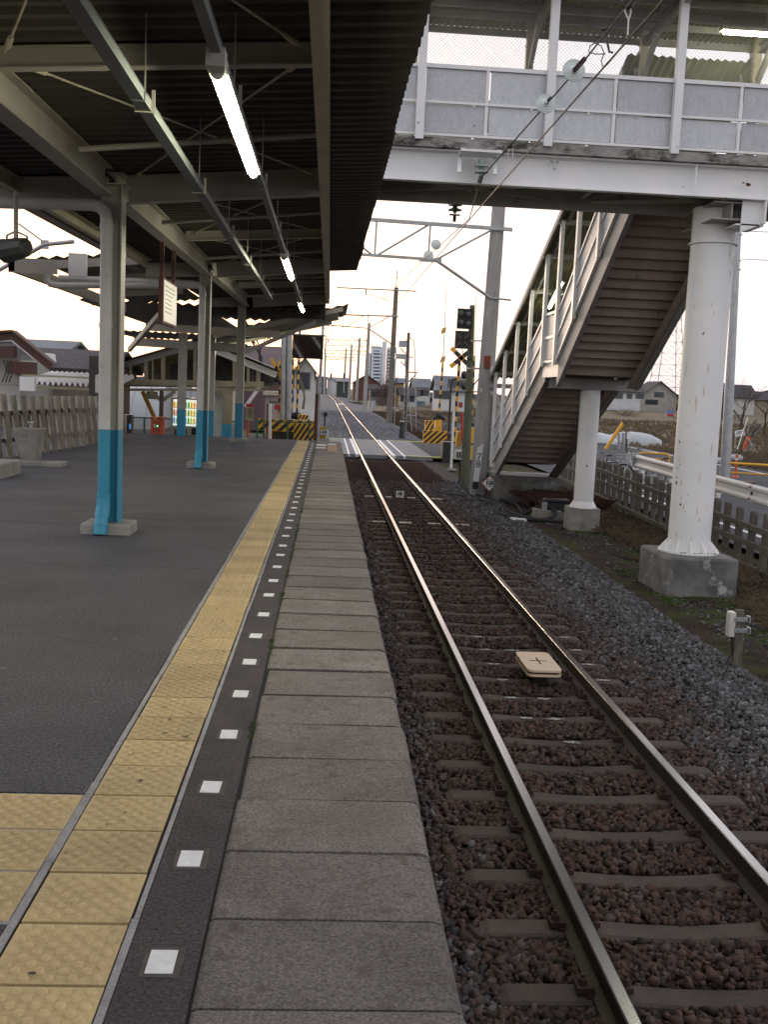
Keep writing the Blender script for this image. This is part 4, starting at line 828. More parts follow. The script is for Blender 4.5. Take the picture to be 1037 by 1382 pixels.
for i, (px, py, Yd, qx, qy) in enumerate(((848, 3, 7.3, 846, 48), (689, 197, 12.4, 687, 232))):
    d = thing('dropper', tuple(yy(px, py, Yd)), 'dropper with a black pulley at the very top of the picture' if i == 0 else 'thin dropper hanging between the wires in front of the bridge girder', 'dropper')
    MB().sph(yy(px, py, Yd), .05 if i == 0 else .035, 8).build('pulley', m_wire, d)
    w_ = (qx-px)
    MB().tube([yy(px, py+3, Yd), yy(px-4, py+12, Yd), yy(px+1, py+24, Yd), yy(px-.5, qy, Yd)], .006, 5).build('wire_loop', m_lampw, d); MB().tube([yy(px+3, py+3, Yd), yy(px+4, py+14, Yd), yy(px+1, py+24, Yd)], .006, 5).build('wire_loop', m_lampw, d)
def stack_ins(c, n, par, r=.09, mat=m_gporc, up=1):
    prof = [(.02, .0)]
    for k in range(n): z = .03+.075*k; prof += [(.03, z), (r, z+.012), (r*.95, z+.03), (.045, z+.045)]
    prof += [(.05, .03+.075*n), (.05, .07+.075*n)]
    return MB().lathe([(a, b*up) for a, b in prof], c, 16).build('insulator_sheds', mat, par, smooth=50)
p = at(650, 238, Y=13.78)
s = thing('bridge_insulator', tuple(p), 'green grey insulator in a white bracket on the near girder of the footbridge', 'insulator')
stack_ins(p, 2, s, .095, m_porc if 0 else M('pale green porcelain', (.30, .38, .35), None, 5, .15))
mb = MB(); z1 = 4.66
for dx in (-.27, .2): mb.bar((p.x+dx, 13.98, z1), (p.x+dx-.04, 13.66, z1-.3), .05, .02); mb.bar((p.x+dx, 13.68, z1), (p.x+dx, 13.98, z1), .05, .03)
mb.box((p.x-.3, 13.64, z1-.03), (p.x+.24, 13.98, z1)); mb.build('bracket', m_bwhite, s)
MB().tube([p+Vector((0, 0, 0)), p-Vector((.02, 0, .08))], .03, 8).build('wire_clip', m_wire, s)
p = at(614, 290, Y=15.75)
s = thing('bridge_insulator', tuple(p), 'dark green insulator hanging under the far girder of the footbridge', 'insulator')
stack_ins(p+Vector((0, 0, .02)), 2, s, .105); mb = MB(); mb.tube([p, p-Vector((0, 0, .1))], .025, 8); mb.tube([p+Vector((-.08, 0, .0)), p+Vector((.08, 0, 0))], .014, 6); mb.build('wire_clip', m_wire, s); MB().bar(p+Vector((-.3, 0, .24)), p+Vector((.3, 0, .24)), .05, .03).build('bracket', m_clip, s)
# ================================================================ signals and crossing equipment on the right
sg = thing('crossing_warning_post', (4.25, 29.6, GZ), 'mossy green post with a four lens warning light box and a black cross box', 'signal post')
MB().tube([at(627, 660, Y=29.7), at(632, 560, Y=29.7), at(638, 412, Y=29.7)], [.14, .12, .075], 14).build('post', m_gpole, sg, smooth=True)
q = lambda px, py, Y=29.45: at(px, py, Y=Y)
def pbox(x0, y0, x1, y1, Y, d, mat, par, name):
    a = at(x0, y1, Y=Y); b = at(x1, y0, Y=Y); return MB().box((a.x, Y, a.z), (b.x, Y+d, b.z)).build(name, mat, par)
bx = pbox(617, 417, 639, 443, 29.3, .2, m_black, sg, 'light_box')
for px, py in ((623, 422), (633, 423.5), (623, 434.5), (633, 436)):
    p = q(px, py, 29.3); mb = MB(); mb.lathe([(.105, .0), (.105, .05), (.09, .05), (.088, .01)], p, 16, (0, -1, 0)); mb.build('lens_hood', m_black, sg); MB().lathe([(.085, .012), (.04, .03), (.0, .034)], p, 14, (0, -1, 0)).build('lens', M('dull lens', (.12, .15, .13), None, 5, .15), sg, smooth=True)
pbox(614, 447, 636, 470, 29.3, .12, m_black, sg, 'cross_box')
c = q(625, 459, 29.29)
for a in (45, 135, 225, 315): d = Vector((math.cos(R(a)), 0, math.sin(R(a)))); MB().bar(c+d*.08, c+d*.27, .012, .03, (-d.z, 0, d.x)).build('cross_lamp', M('cross lamp dull', (.17, .12, .07), None, 5, .4), sg)
mb = MB(); mb.tube([q(636, 470), q(634, 482), q(641, 490)], .02, 6); mb.tube([q(624, 470), q(626, 480), q(634, 486)], .012, 6); mb.build('cable', m_black, sg)
MB().bar(q(632, 497), q(664, 498), .06, .05).build('arm', m_alu, sg); MB().bar(q(636, 460), q(655, 460), .05, .04).build('arm', m_alu, sg); MB().bar(q(628, 530), q(652, 528), .05, .03).build('arm', m_wire, sg); MB().bar(q(629, 533), q(650, 507), .03, .03).build('arm', m_wire, sg)
# striped pole helper
def striped(par, a, b, r, n, name='striped_pole', cols=None):
    a = Vector(a); b = Vector(b); mb = MB()
    for k in range(n): mb.mi = k % 2; mb.tube([a+(b-a)*(k/n), a+(b-a)*((k+1)/n)], r, 10)
    return mb.build(name, cols or [m_yel, m_black], par, smooth=50)
sx = thing('crossing_sign_post', (4.0, 41, -1.12), 'yellow and black crossing post with crossed boards and red lights, right of the track', 'crossing post')
Y = 40.6; striped(sx, at(613, 596, Y=Y), at(621, 480, Y=Y), .06, 17)
c = at(623, 483, Y=Y-.1)
for a in (42, 138):
    d = Vector((math.cos(R(a)), 0, math.sin(R(a)))); mb = MB()
    for k in range(5): mb.mi = k % 2; mb.bar(c+d*(-.55+.22*k), c+d*(-.55+.22*(k+1)), .03, .17, (-d.z, 0, d.x))
    mb.build('cross_board', [m_yel, m_black], sx)
for px, py in ((627, 506), (627, 521)): p = at(px, py, Y=Y-.05); MB().lathe([(.15, -.02), (.16, 0), (.13, .12), (.09, .16)], p, 14, (.5, -1, 0)).build('warning_light', m_black, sx, smooth=50)
MB().tube([at(606, 583, Y=Y), at(609, 520, Y=Y), at(611, 512, Y=Y), at(618, 511, Y=Y)], .04, 8).build('lamp_bracket', m_black, sx, smooth=50)
def gate(x, y, px_top, py_top, lab, mirror=1, name='barrier_gate'):
    pass
gt = thing('crossing_gate', tuple(at(590, 592, Y=47)), 'yellow crossing gate with its long thin arm raised, right of the track', 'crossing gate')
Y = 47; a, b, c = at(593, 556, Y=Y), at(598, 490, Y=Y), at(603, 383, Y=Y)
striped(gt, a, b, .05, 11, 'gate_arm'); MB().tube([b, c], [.03, .015], 6).build('arm_tip', m_alu, gt)
for px, py in ((598, 486), (599, 447)): mb = MB(); p = at(px, py, Y=Y); mb.prism([(-.12, -.15), (.1, -.05), (.12, .2), (-.08, .12)], p, (0, .02, 0)); mb.build('arm_flag', m_yel, gt)
mb = MB(); mb.sph(at(592.5, 561, Y=Y), .2, 8, (1, .6, 1)); mb.sph(at(588, 564, Y=Y), .12, 8); mb.sph(at(598, 564, Y=Y), .12, 8); mb.build('counterweight', m_black, gt)
pbox(587, 567, 597, 592, Y-.2, .5, m_yel, gt, 'gate_machine')
def striped_board(name, x0, y0, x1, y1, Y, d, label, n=7, slope=1, cat='barrier'):
    a = at(x0, y1, Y=Y); b = at(x1, y0, Y=Y); t = thing(name, (a.x, Y, a.z), label, cat)
    MB().box((a.x, Y, a.z), (b.x, Y+d, b.z)).build('board', m_yel, t); W = b.x-a.x; H = b.z-a.z; p = W/n
    for k in range(-3, n+2):
        x = a.x+k*p; poly = []
        pts = [(x, a.z+.01), (x+p*.5, a.z+.01), (x+p*.5+H*slope, b.z-.01), (x+H*slope, b.z-.01)]
        # clip to board
        def clip(P_, X, keep):
            out = []
            for i in range(len(P_)):
                p1, p2 = P_[i], P_[(i+1) % len(P_)]; i1, i2 = keep(p1[0]), keep(p2[0])
                if i1: out.append(p1)
                if i1 != i2: f = (X-p1[0])/(p2[0]-p1[0]); out.append((X, p1[1]+f*(p2[1]-p1[1])))
            return out
        pts = clip(pts, a.x+.01, lambda v: v >= a.x+.01); pts = clip(pts, b.x-.01, lambda v: v <= b.x-.01) if pts else pts
        if len(pts) > 2: MB().quad(*[(u, Y-.004, v) for u, v in pts]).build('black_stripe', m_black, t)
    return t
striped_board('barrier_board', 571, 582, 604, 598, 44.3, .15, 'large yellow board with black diagonal stripes beside the right crossing gate', 4)
striped_board('barrier_board', 574, 568, 586, 581, 46, .3, 'small orange striped block standing above the large striped board on the right', 2, .5)
striped_board('barrier_board', 616, 582, 624, 603, 43.5, .3, 'narrow striped block between the white post and the green signal post', 3, .5)
mb = MB(); a = at(597, 627, Y=40.3); b = at(612, 597, Y=40.3); mb.box(a, b+Vector((0, .8, 0))); lone(mb, 'equipment_cabinet', m_black, tuple(a), 'black cabinet standing below the large striped board', 'cabinet')
g3 = thing('crossing_gate', tuple(at(638, 630, Y=41.5)), 'second yellow gate machine behind the green signal post, arm raised', 'crossing gate')
pbox(634, 578, 641, 598, 41.5, .5, m_yel, g3, 'gate_machine'); pbox(634, 603, 641, 628, 41.5, .3, m_yel, g3, 'machine_foot'); striped(g3, at(637, 575, Y=41.6), at(641, 480, Y=41.6), .035, 13, 'gate_arm'); MB().tube([at(641, 480, Y=41.6), at(643, 400, Y=41.6)], .012, 6).build('arm_tip', m_yel, g3)
MB().sph(at(636.5, 572, Y=41.5), .13, 8).build('counterweight', m_black, g3)
wp = thing('white_post', tuple(at(610, 633, Z=-1.15)), 'slim white post on a round foot between the track and the signal post', 'post')
mb = MB(); mb.tube([at(609, 632, Y=35.9), at(613, 555, Y=35.9)], .045, 10); mb.build('post', m_white, wp, smooth=True); MB().lathe([(.17, 0), (.17, .05), (.05, .07)], at(610, 635, Y=35.9), 14).build('foot', m_conc, wp)
mb = MB(); mb.tube([at(624, 594, Y=34), at(624, 557, Y=34)], .035, 8); lone(mb, 'red_post', m_red, tuple(at(624, 594, Y=34)), 'thin red post topped with white beside the green signal post', 'post')
ra = thing('relay_box', tuple(at(621, 651, Y=30.7)), 'light grey slotted box on a black post at the foot of the green signal post', 'relay box')
pbox(614, 608, 627, 620, 30.6, .2, m_lampw, ra, 'box')
for px in (618, 621.5, 625): MB().bar(at(px, 610, Y=30.59), at(px, 618, Y=30.59), .04, .01).build('slot', m_black, ra)
mb = MB(); mb.tube([at(622, 652, Y=30.8), at(622, 645, Y=30.8), at(622, 620, Y=30.8)], [.11, .05, .05], 8); mb.build('post', m_black, ra)
# diamond stop sign, square stop sign on the sleepers
m_txt = m_black
def diamond():
    b = at(661, 676, Z=-1.22); t = thing('stop_sign', tuple(b), 'white diamond stop sign with a red rim on a short rusty post', 'sign'); c = at(661, 652.5, Y=b.y); s_ = .2
    MB().bar(b, c, .035, .03).build('post', m_brown, t)
    for k, (m, dy) in enumerate(((m_red, -.02), (m_white, -.026))):
        r = s_+.006-(.02 if k else 0); MB().prism([(-r, 0), (0, -r), (r, 0), (0, r)], (c.x, c.y+dy, c.z), (0, .004, 0)).build('plate' if k else 'plate_rim', m, t)
    text('停', (c.x, c.y-.03, c.z), .22, m_txt, t, bold=.003); return t
diamond()
c = at(540, 667, Y=25.3); t = thing('stop_plate', (c.x, c.y, -1.24), 'small white rectangular stop plate lying between the rails far along the track', 'sign')
pbox(534.8, 663, 545.6, 671.3, c.y, .02, m_white, t, 'plate'); text('停', (c.x, c.y-.004, c.z), .13, m_txt, t, bold=.003)
# cream plate between the rails
hp = thing('track_coil', (2.1, 9.6, -1.24), 'cream rounded plate carried on a block between the rails', 'track plate')
def rrect(x0, y0, x1, y1, r, n=4): 
    out = []
    for cx, cy, a0 in ((x1-r, y1-r, 0), (x0+r, y1-r, 90), (x0+r, y0+r, 180), (x1-r, y0+r, 270)):
        for k in range(n+1): a = R(a0+90*k/n); out.append((cx+r*math.cos(a), cy+r*math.sin(a)))
    return out
pc = M('cream coil plate', (.66, .52, .38), (.60, .47, .34), 6, .5, spots=(.35, .24, .16), sp=(.66, .75), ss=8)
for z, nm in ((-1.065, 'lower_plate'), (-1.022, 'upper_plate')):
    MB().prism(rrect(1.95, 9.25, 2.28, 9.93, .06), (0, 0, z), (0, 0, .022), (1, 0, 0), (0, 1, 0)).build(nm, pc, hp)
MB().prism(rrect(1.96, 9.27, 2.27, 9.91, .05), (0, 0, -1.043), (0, 0, .021), (1, 0, 0), (0, 1, 0)).build('spacer', m_clip, hp); MB().box((2.07, 9.5, -1.26), (2.2, 9.85, -1.065)).build('mount_block', m_rust, hp)
MB().box((2.11, 9.47, -1.001), (2.125, 9.71, -.9985)).build('cross_mark', m_clip, hp); MB().box((2.03, 9.585, -1.001), (2.2, 9.6, -.9982)).build('cross_mark', m_clip, hp)
# wooden stake with grey clamps at right
p = at(994, 903, Z=GZ); t = thing('marker_stake', tuple(p), 'weathered timber stake with two grey metal box clamps in the dry grass', 'stake')
Y = p.y; st = MB(); st.bar(p-Vector((0, 0, .1)), at(999, 823, Y=Y), .085, .075, (0, 1, 0)); st.build('stake', m_dwood, t)
a = at(986, 822, Y=Y-.02); MB().cbox((a.x+.03, Y-.0, at(986, 858, Y=Y).z), (.07, .1, .26), .01).build('metal_box', m_lampw, t)
for py in (836, 851): 
    c = at(1001, py, Y=Y-.05); mb = MB(); mb.bar(c-Vector((.07, 0, 0)), c+Vector((.085, 0, 0)), .02, .045); mb.box(c+Vector((.07, -.01, -.03)), c+Vector((.10, .05, .035))); mb.lathe([(.012, 0), (.012, .02)], c+Vector((-.03, -.01, 0)), 6, (0, -1, 0)); mb.lathe([(.012, 0), (.012, .02)], c+Vector((.05, -.01, 0)), 6, (0, -1, 0)); mb.build('clamp', m_alu, t)
MB().tube([at(988, 858, Y=Y), at(989, 880, Y=Y), at(980, 896, Y=Y)], .01, 5).build('cable', m_black, t)
# cable box with hoses
p = at(742, 700, Z=-1.21); bx = thing('cable_junction', tuple(p), 'black cable junction on a concrete block with thick grey hoses looping round it', 'cable junction')
MB().cbox((5.15, 22.9, GZ-.05), (.85, .55, .28), .02).build('concrete_block', m_conc, bx)
mb = MB(); mb.cbox((5.22, 22.85, -.98), (.5, .34, .19), .03); mb.cbox((5.22, 22.85, -.79), (.56, .38, .05), .02); mb.box((4.86, 22.75, -.98), (4.95, 22.95, -.8)); mb.build('junction_body', m_black, bx)
for k in range(4): MB().tube([(4.86+.03*k, 22.6, -.98), (4.87+.03*k, 22.62, -.8)], .012, 6).build('bolt', m_alu, bx)
h = GZ+.05
hoses = [[(3.2, 28.2, -1.2), (3.9, 27.8, h), (4.4, 25.6, h), (4.3, 24.2, h), (4.35, 22.9, h+.02), (4.75, 22.2, h), (5.5, 22.15, h), (5.75, 22.6, h+.05), (5.6, 22.85, -.9)],
         [(2.7, 27.5, -1.2), (3.6, 26.9, h), (4.2, 24.8, h), (4.0, 23.4, h), (4.25, 22.5, h), (4.9, 22.35, h), (5.15, 22.55, -1.05), (5.05, 22.7, -.9)],
         [(3.9, 29.6, h), (4.3, 27.2, h), (4.75, 25.6, h), (4.65, 24.0, h), (4.6, 23.3, h), (4.85, 23.0, -.95)],
         [(5.3, 22.6, -.95), (5.5, 22.45, -1.1), (5.4, 22.3, h), (5.1, 22.25, h)]]
def smoothp(pts, n=6):
    out = []; P_ = [Vector(p) for p in pts]
    for i in range(len(P_)-1):
        p0_, p1, p2, p3 = P_[max(i-1, 0)], P_[i], P_[i+1], P_[min(i+2, len(P_)-1)]
        for k in range(n):
            t_ = k/n; out.append(.5*((2*p1)+(p2-p0_)*t_+(2*p0_-5*p1+4*p2-p3)*t_*t_+(3*p1-p0_-3*p2+p3)*t_**3))
    return out+[P_[-1]]
for k, hpz in enumerate(hoses): MB().tube(smoothp(hpz), .045 if k < 3 else .03, 10).build('hose', m_cable, bx, smooth=True)
lone(MB().cbox(tuple(at(700, 703, Z=-1.21)), (.32, .3, .06), .01), 'white_slab', m_bwhite, tuple(at(700, 703, Z=-1.21)), 'small pale slab lying in front of the grey hoses', 'slab')
tufts('dead_bush', 380, (5.1, 6.6), (24.2, 26.2), GZ, .42, M('red brown dead plants', (.07, .032, .022), (.045, .022, .016), 5, .9), 11, .6)
# ================================================================ picket fence (precast) and guard rail
FXX = 7.2
fn = thing('picket_fence', (FXX, 20, -1.3), 'weathered grey picket fence with rounded tops running beside the track', 'fence')
def picket():
    w_, t_ = .06, .045; mb = MB(); pts = [(-w_, 0), (w_, 0), (w_, 1.2), (w_*.8, 1.235), (w_*.35, 1.26), (-w_*.35, 1.26), (-w_*.8, 1.235), (-w_, 1.2)]
    return mb.prism([(a, b) for a, b in pts], (FXX, 20, -1.45), (-2*t_, 0, 0), (0, 1, 0), (0, 0, 1))
pk = picket().build('picket', m_dwood, fn); y = 14.1; first = True
while y < 31.5:
    dz = .018*(y-17)+random.uniform(-.02, .02)
    if first: pk.location = (0, y-20, dz); first = False
    else: piece(pk, fn, (random.uniform(-.012, .012), y-20, dz), (random.uniform(-.02, .02), random.uniform(-.02, .02), 0))
    y += .52
for y0 in np.arange(13.9, 31, 2.6):
    for z in (-.45, -.73, -1.12): MB().bar((FXX-.125, y0, z+.018*(y0-17)), (FXX-.125, y0+2.585, z+.018*(y0-14.4)), .07, .085).build('fence_rail', m_dwood, fn)
gr = thing('guard_rail', (8.1, 24, -1.155), 'white corrugated guard rail running between the picket fence and the road', 'guard rail')
gp = [(0, .175), (-.045, .13), (-.045, .09), (0, .035), (0, -.035), (-.045, -.09), (-.045, -.13), (0, -.175)]
y0 = 11.0
while y0 < 26: 
    y1 = min(y0+4, 26.4); mb = MB(); n = len(gp)
    for yv in (y0, y1+.1): mb.v += [(8.1+a-.0, yv, -.1+.011*(yv-20)+b) for a, b in gp]
    mb.f = [(i, i+1, n+i+1, n+i) for i in range(n-1)]; mb.m = [0]*len(mb.f); mb.build('rail_beam', m_bwhite, gr); y0 += 4
for yv in (13, 17, 21, 24, 26.3): MB().tube([(8.2, yv, -1.16), (8.2, yv, .05)], .06, 12).build('post', m_bwhite, gr)
mb = MB(); mb.prism(rrect(-.09, -.2, .12, .2, .08), (8.1, 26.5, .0), (0, .03, 0)); mb.build('rail_end', m_alu, gr)
# yellow pipe gates, bollard, pole on the road edge
def hoop(name, x0, x1, y0, y1, zt, label, zb=-1.15, mid=True):
    t = thing(name, (x0, y0, zb), label, 'pipe barrier'); r = .045; a = Vector((x0, y0, zb)); b = Vector((x1, y1, zb)); d = (b-a).normalized(); up = Vector((0, 0, zt-zb))
    MB().tube([a, a+up*.8, a+up*.95+d*.04, a+up+d*.16, b+up-d*.16, b+up*.95-d*.04, b+up*.8, b], r, 10).build('hoop', m_yel, t, smooth=True)
    if mid: MB().tube([a+up*.42, b+up*.42], .03, 8).build('mid_bar', m_yel, t)
a = at(975, 646, Z=-1.15); hoop('pipe_barrier', a.x, a.x+3.2, a.y, a.y-1.2, -.56, 'yellow pipe barrier to the right of the tall grey metal pole')
a = at(903, 626, Z=-1.15); b = at(815, 612, Z=-1.15); hoop('pipe_barrier', b.x, a.x, a.y+.5, a.y, at(900, 613, Y=a.y).z, 'yellow pipe barrier behind the parked bicycles')
p = at(979, 646, Z=-1.15); t = thing('street_pole', tuple(p), 'tall tapering grey metal pole standing at the road edge right of the white column', 'pole')
MB().tube([p, at(998, 285, Y=p.y), at(1003, 180, Y=p.y)], [.19, .115, .1], 16).build('pole_shaft', m_alu, t, smooth=True)
for py in (309, 317, 352, 364): MB().lathe([(.15, 0), (.15, .05)], at(996.5-(py-309)*.05, py, Y=p.y), 12).build('band', m_alu, t); MB().bar(at(994-(py-309)*.05, py, Y=p.y-.1), at(1003-(py-309)*.05, py, Y=p.y-.1), .05).build('step_bolt', m_alu, t)
p = at(993, 644, Z=-1.15); t = thing('bollard', tuple(p), 'orange red flexible bollard with white bands behind the yellow pipe barrier', 'bollard')
mb = MB()
for k, (z0, z1, m) in enumerate(((.02, .5, 0), (.5, .57, 1), (.57, .65, 0), (.65, .72, 1), (.72, .85, 0))): mb.mi = m; mb.tube([p+Vector((0, 0, z0)), p+Vector((0, 0, z1))], .05, 12)
mb.build('post', [m_org, m_white], t); MB().lathe([(.14, 0), (.12, .03), (.05, .06)], p, 14).build('foot', m_org, t)
pr = M('road paint', (.7, .7, .7), (.55, .55, .56), 6, .7)
road = bpy.data.objects['right_road']
for y0 in (30.5, 33.5): MB().box((8.7, y0, -1.154), (14.0, y0+.2, -1.149)).build('white_line', pr, road)
MB().box((9.0, 8, -1.154), (9.14, 29, -1.149)).build('white_line', pr, road); MB().box((17.6, 10, -1.154), (17.75, 80, -1.149)).build('white_line', pr, road)
for k in range(0): MB().box((12, 34+1.0*k, -1.154), (16.5, 34.4+1.0*k, -1.149)).build('crosswalk_bar', pr, road) if k < 3 else None
# low dark steel grate beside the road
t = thing('bike_rack', tuple(at(960, 652, Z=-1.1)), 'low dark brown slatted steel rack behind the guard rail', 'rack')
a = at(935, 646, Z=-.82); b = at(1019, 652, Z=-.82)
MB().bar((a.x, b.y+.5, -.8), (b.x, b.y, -.8), .5, .04).build('rack_top', m_brown, t)
for k in range(9): x = a.x+(b.x-a.x)*(k/8); MB().bar((x, b.y+.5-.5*k/8, -.8), (x, b.y+.5-.5*k/8, -1.16), .04).build('bar', m_brown, t)
# ================================================================ bicycles
def bicycle(loc, rz, frame, label, basket=True):
    t = thing('bicycle', loc, label, 'bicycle'); T = lambda x, z, y=0: Vector(loc)+Vector((x, y, z))
    def ring(c, r, rt, name, m):
        mb = MB(); pts = [T(c+r*math.cos(a), .34+r*math.sin(a)) for a in [2*math.pi*k/24 for k in range(25)]]; mb.tube(pts, rt, 6, caps=False); return mb.build(name, m, t, smooth=True)
    for c in (-.54, .54):
        ring(c, .33, .026, 'tyre', m_rubber); ring(c, .305, .012, 'rim', m_alu); mb = MB()
        for k in range(10): a = 2*math.pi*k/10; mb.bar(T(c, .34), T(c+.3*math.cos(a), .34+.3*math.sin(a)), .003)
        mb.tube([T(c, .34, -.04), T(c, .34, .04)], .02, 8); mb.build('spokes', m_alu, t)
        mb = MB(); mb.tube([T(c+.365*math.cos(R(a)), .34+.365*math.sin(R(a))) for a in range(20, 181, 20)], .012, 6); mb.build('mudguard', frame, t)
    hb = T(.40, .93); mb = MB()
    mb.tube([T(-.12, .30), T(.02, .34), T(.22, .52), T(.36, .78)], .03, 8); mb.tube([T(-.12, .30), T(-.24, .82)], .026, 8); mb.tube([T(-.24, .62), T(-.05, .5), T(.2, .62), T(.34, .8)], .022, 8)
    mb.tube([T(-.54, .34), T(-.12, .30)], .012, 6); mb.tube([T(-.54, .34), T(-.22, .7)], .011, 6); mb.tube([T(.54, .34), T(.44, .6), T(.36, .82), T(.33, .98)], .025, 8); mb.build('frame', frame, t, smooth=True)
    MB().tube([T(.24, .98, -.28), T(.34, 1.03, -.2), T(.36, 1.0, 0), T(.34, 1.03, .2), T(.24, .98, .28)], .012, 8).build('handlebar', m_alu, t, smooth=True)
    for s_ in (-1, 1): MB().tube([T(.14, .96, .28*s_), T(.25, .98, .28*s_)], .017, 8).build('grip', m_black, t)
    mb = MB(); mb.prism([(-.14, 0), (-.13, .05), (-.02, .06), (.13, .04), (.14, .02), (0, 0)], T(-.25, .84, -.07), (0, .14, 0)); mb.build('saddle', m_black, t)
    mb = MB(); mb.lathe([(.085, -.01), (.085, .01)], T(-.12, .30, .05), 14, (0, 1, 0)); mb.bar(T(-.12, .30, .07), T(-.03, .17, .07), .015); mb.bar(T(-.12, .3, -.07), T(-.21, .43, -.07), .015); mb.build('crank', m_alu, t)
    if basket:
        mb = MB()
        for k in range(7): 
            u = -.14+.28*k/6
            mb.bar(T(.46, .70, u), T(.42, .98, u*1.15), .008); mb.bar(T(.70, .70, u), T(.76, .98, u*1.15), .008); 
            for s_ in (-1, 1): mb.bar(T(.46+.04*k, .70, .14*s_), T(.42+.057*k, .98, .16*s_), .008)
        for z in (.70, .79, .88, .98): k = (z-.7)/.28; x0, x1, w_ = .46-.04*k, .70+.06*k, .14+.02*k; mb.bar(T(x0, z, -w_), T(x1, z, -w_), .01); mb.bar(T(x0, z, w_), T(x1, z, w_), .01); mb.bar(T(x0, z, -w_), T(x0, z, w_), .01); mb.bar(T(x1, z, -w_), T(x1, z, w_), .01)
        mb.build('basket', m_alu, t)
    mb = MB(); mb.bar(T(-.3, .66), T(-.7, .7), .12, .012); mb.build('rear_carrier', m_alu, t)
    t.rotation_euler.z = rz; return t
W_ = M('silver white bicycle paint', (.6, .62, .64), None, 5, .3); D_ = M('dark bicycle paint', (.04, .045, .06), None, 5, .3)
b1 = at(852, 637, Z=-1.155); bicycle((10.05, 32.4, -1.155), R(182), W_, 'white bicycle with front basket, nearest the small stairway column')
bicycle((9.0, 33.3, -1.155), R(200), D_, 'dark bicycle half hidden behind the small stairway column', False)
bicycle((11.3, 33.0, -1.155), R(5), D_, 'dark bicycle with a grey basket right of the white bicycle')
p = at(865, 634, Y=30.5); mb = MB(); mb.cbox((p.x, 30.5, p.z), (.36, .25, .36), .02); lone(mb, 'white_bin', m_bwhite, tuple(p), 'pale grey box standing at the left end of the guard rail', 'box')
# ================================================================ left side of the platform
lf = thing('concrete_fence', (-5.8, 22, 0), 'concrete slat fence with overlapping leaning boards along the left platform edge', 'fence')
def slat():
    mb = MB(); mb.prism([(-.095, -.02), (-.075, -.035), (.075, -.035), (.095, -.02), (.095, .03), (-.095, .03)], (0, 0, 0), (-.16, 0, 1.27), (0, 1, 0), (1, 0, 0)); return mb
for k in range(20):
    y = 17.8+.455*k; x = -6.02+.04*k
    mb = MB(); mb.prism([(-.15, -.02), (-.12, -.05), (.12, -.05), (.15, -.02), (.15, .03), (-.15, .03)], (x+.13, y, -.12), (-.14, 0, 1.28+random.uniform(-.015, .015)-.006*k), (-.42, .91, 0), (.91, .42, 0)); mb.build('concrete_slat', m_cslat, lf)
for z in (.3, .8): MB().bar((-6.02, 17.9, z), (-5.4, 27, z), .05, .08).build('rail', m_cslat, lf)
MB().box((-6.05, 17.65, -.1), (-5.9, 17.8, 1.3)).build('end_post', m_brown, lf)
tpst = at(126, 597, Z=0); mb = MB(); mb.box((-5.62-.09, 25.0, -.1), (-5.62+.09, 25.15, 2.02)); o = lone(mb, 'dark_post', m_plate, (-5.62, 25.07, 0), 'dark square timber post at the end of the concrete slat fence', 'post')
lone(MB().cbox((at(135, 480, Y=25).x, 25.0, at(135, 530, Y=25).z), (.2, .12, .42), .02), 'meter_box', m_lampw, tuple(at(135, 530, Y=25)), 'small pale meter box just right of the dark timber post', 'box')
ft = thing('drinking_fountain', (-5.05, 18.1, 0), 'tapered concrete drinking fountain with a small metal tap on a flat slab', 'drinking fountain')
mb = MB(); zt = .6; mb.add([(-5.22, 17.9, .04), (-4.98, 17.9, .04), (-4.98, 18.2, .04), (-5.22, 18.2, .04), (-5.35, 17.8, zt), (-4.9, 17.8, zt), (-4.9, 18.3, zt), (-5.35, 18.3, zt)], [(3, 2, 1, 0), (4, 5, 6, 7), (0, 1, 5, 4), (1, 2, 6, 5), (2, 3, 7, 6), (3, 0, 4, 7)]); mb.build('pedestal', m_conc, ft)
MB().box((-5.3, 17.85, zt+.001), (-4.95, 18.25, zt+.004)).build('basin', m_stone, ft)
mb = MB(); mb.tube([(-5.12, 18.1, zt), (-5.12, 18.1, zt+.08)], .018, 8); mb.tube([(-5.17, 18.1, zt+.1), (-5.07, 18.1, zt+.1)], .014, 8); mb.build('tap', m_alu, ft)
MB().cbox((-4.87, 17.75, 0), (.86, .42, .07), .01).build('base_slab', m_conc, ft)
cb = thing('concrete_trough', (-4.95, 15.6, 0), 'low concrete block with a grey sack on top at the left picture edge', 'concrete block')
MB().cbox((-5.35, 15.55, 0), (1.3, 1.1, .22), .02).build('block', m_conc, cb); MB().sph((-5.2, 15.6, .27), .2, 10, (1.3, .9, .45)).build('sack', m_pvc, cb, smooth=True)
lone(MB().box((-2.75, 18.4, 0), (-2.7, 18.5, .01)), 'floor_stud', m_alu, (-2.72, 18.45, 0), 'tiny metal stud in the asphalt beside the second column', 'stud') if 0 else None
lone(MB().cbox((-2.62, 22.2, 0), (.3, .3, .12), .01), 'kerb_stub', m_conc, (-2.62, 22.2, 0), 'small concrete stub on the platform left of the second column', 'kerb') if 0 else None
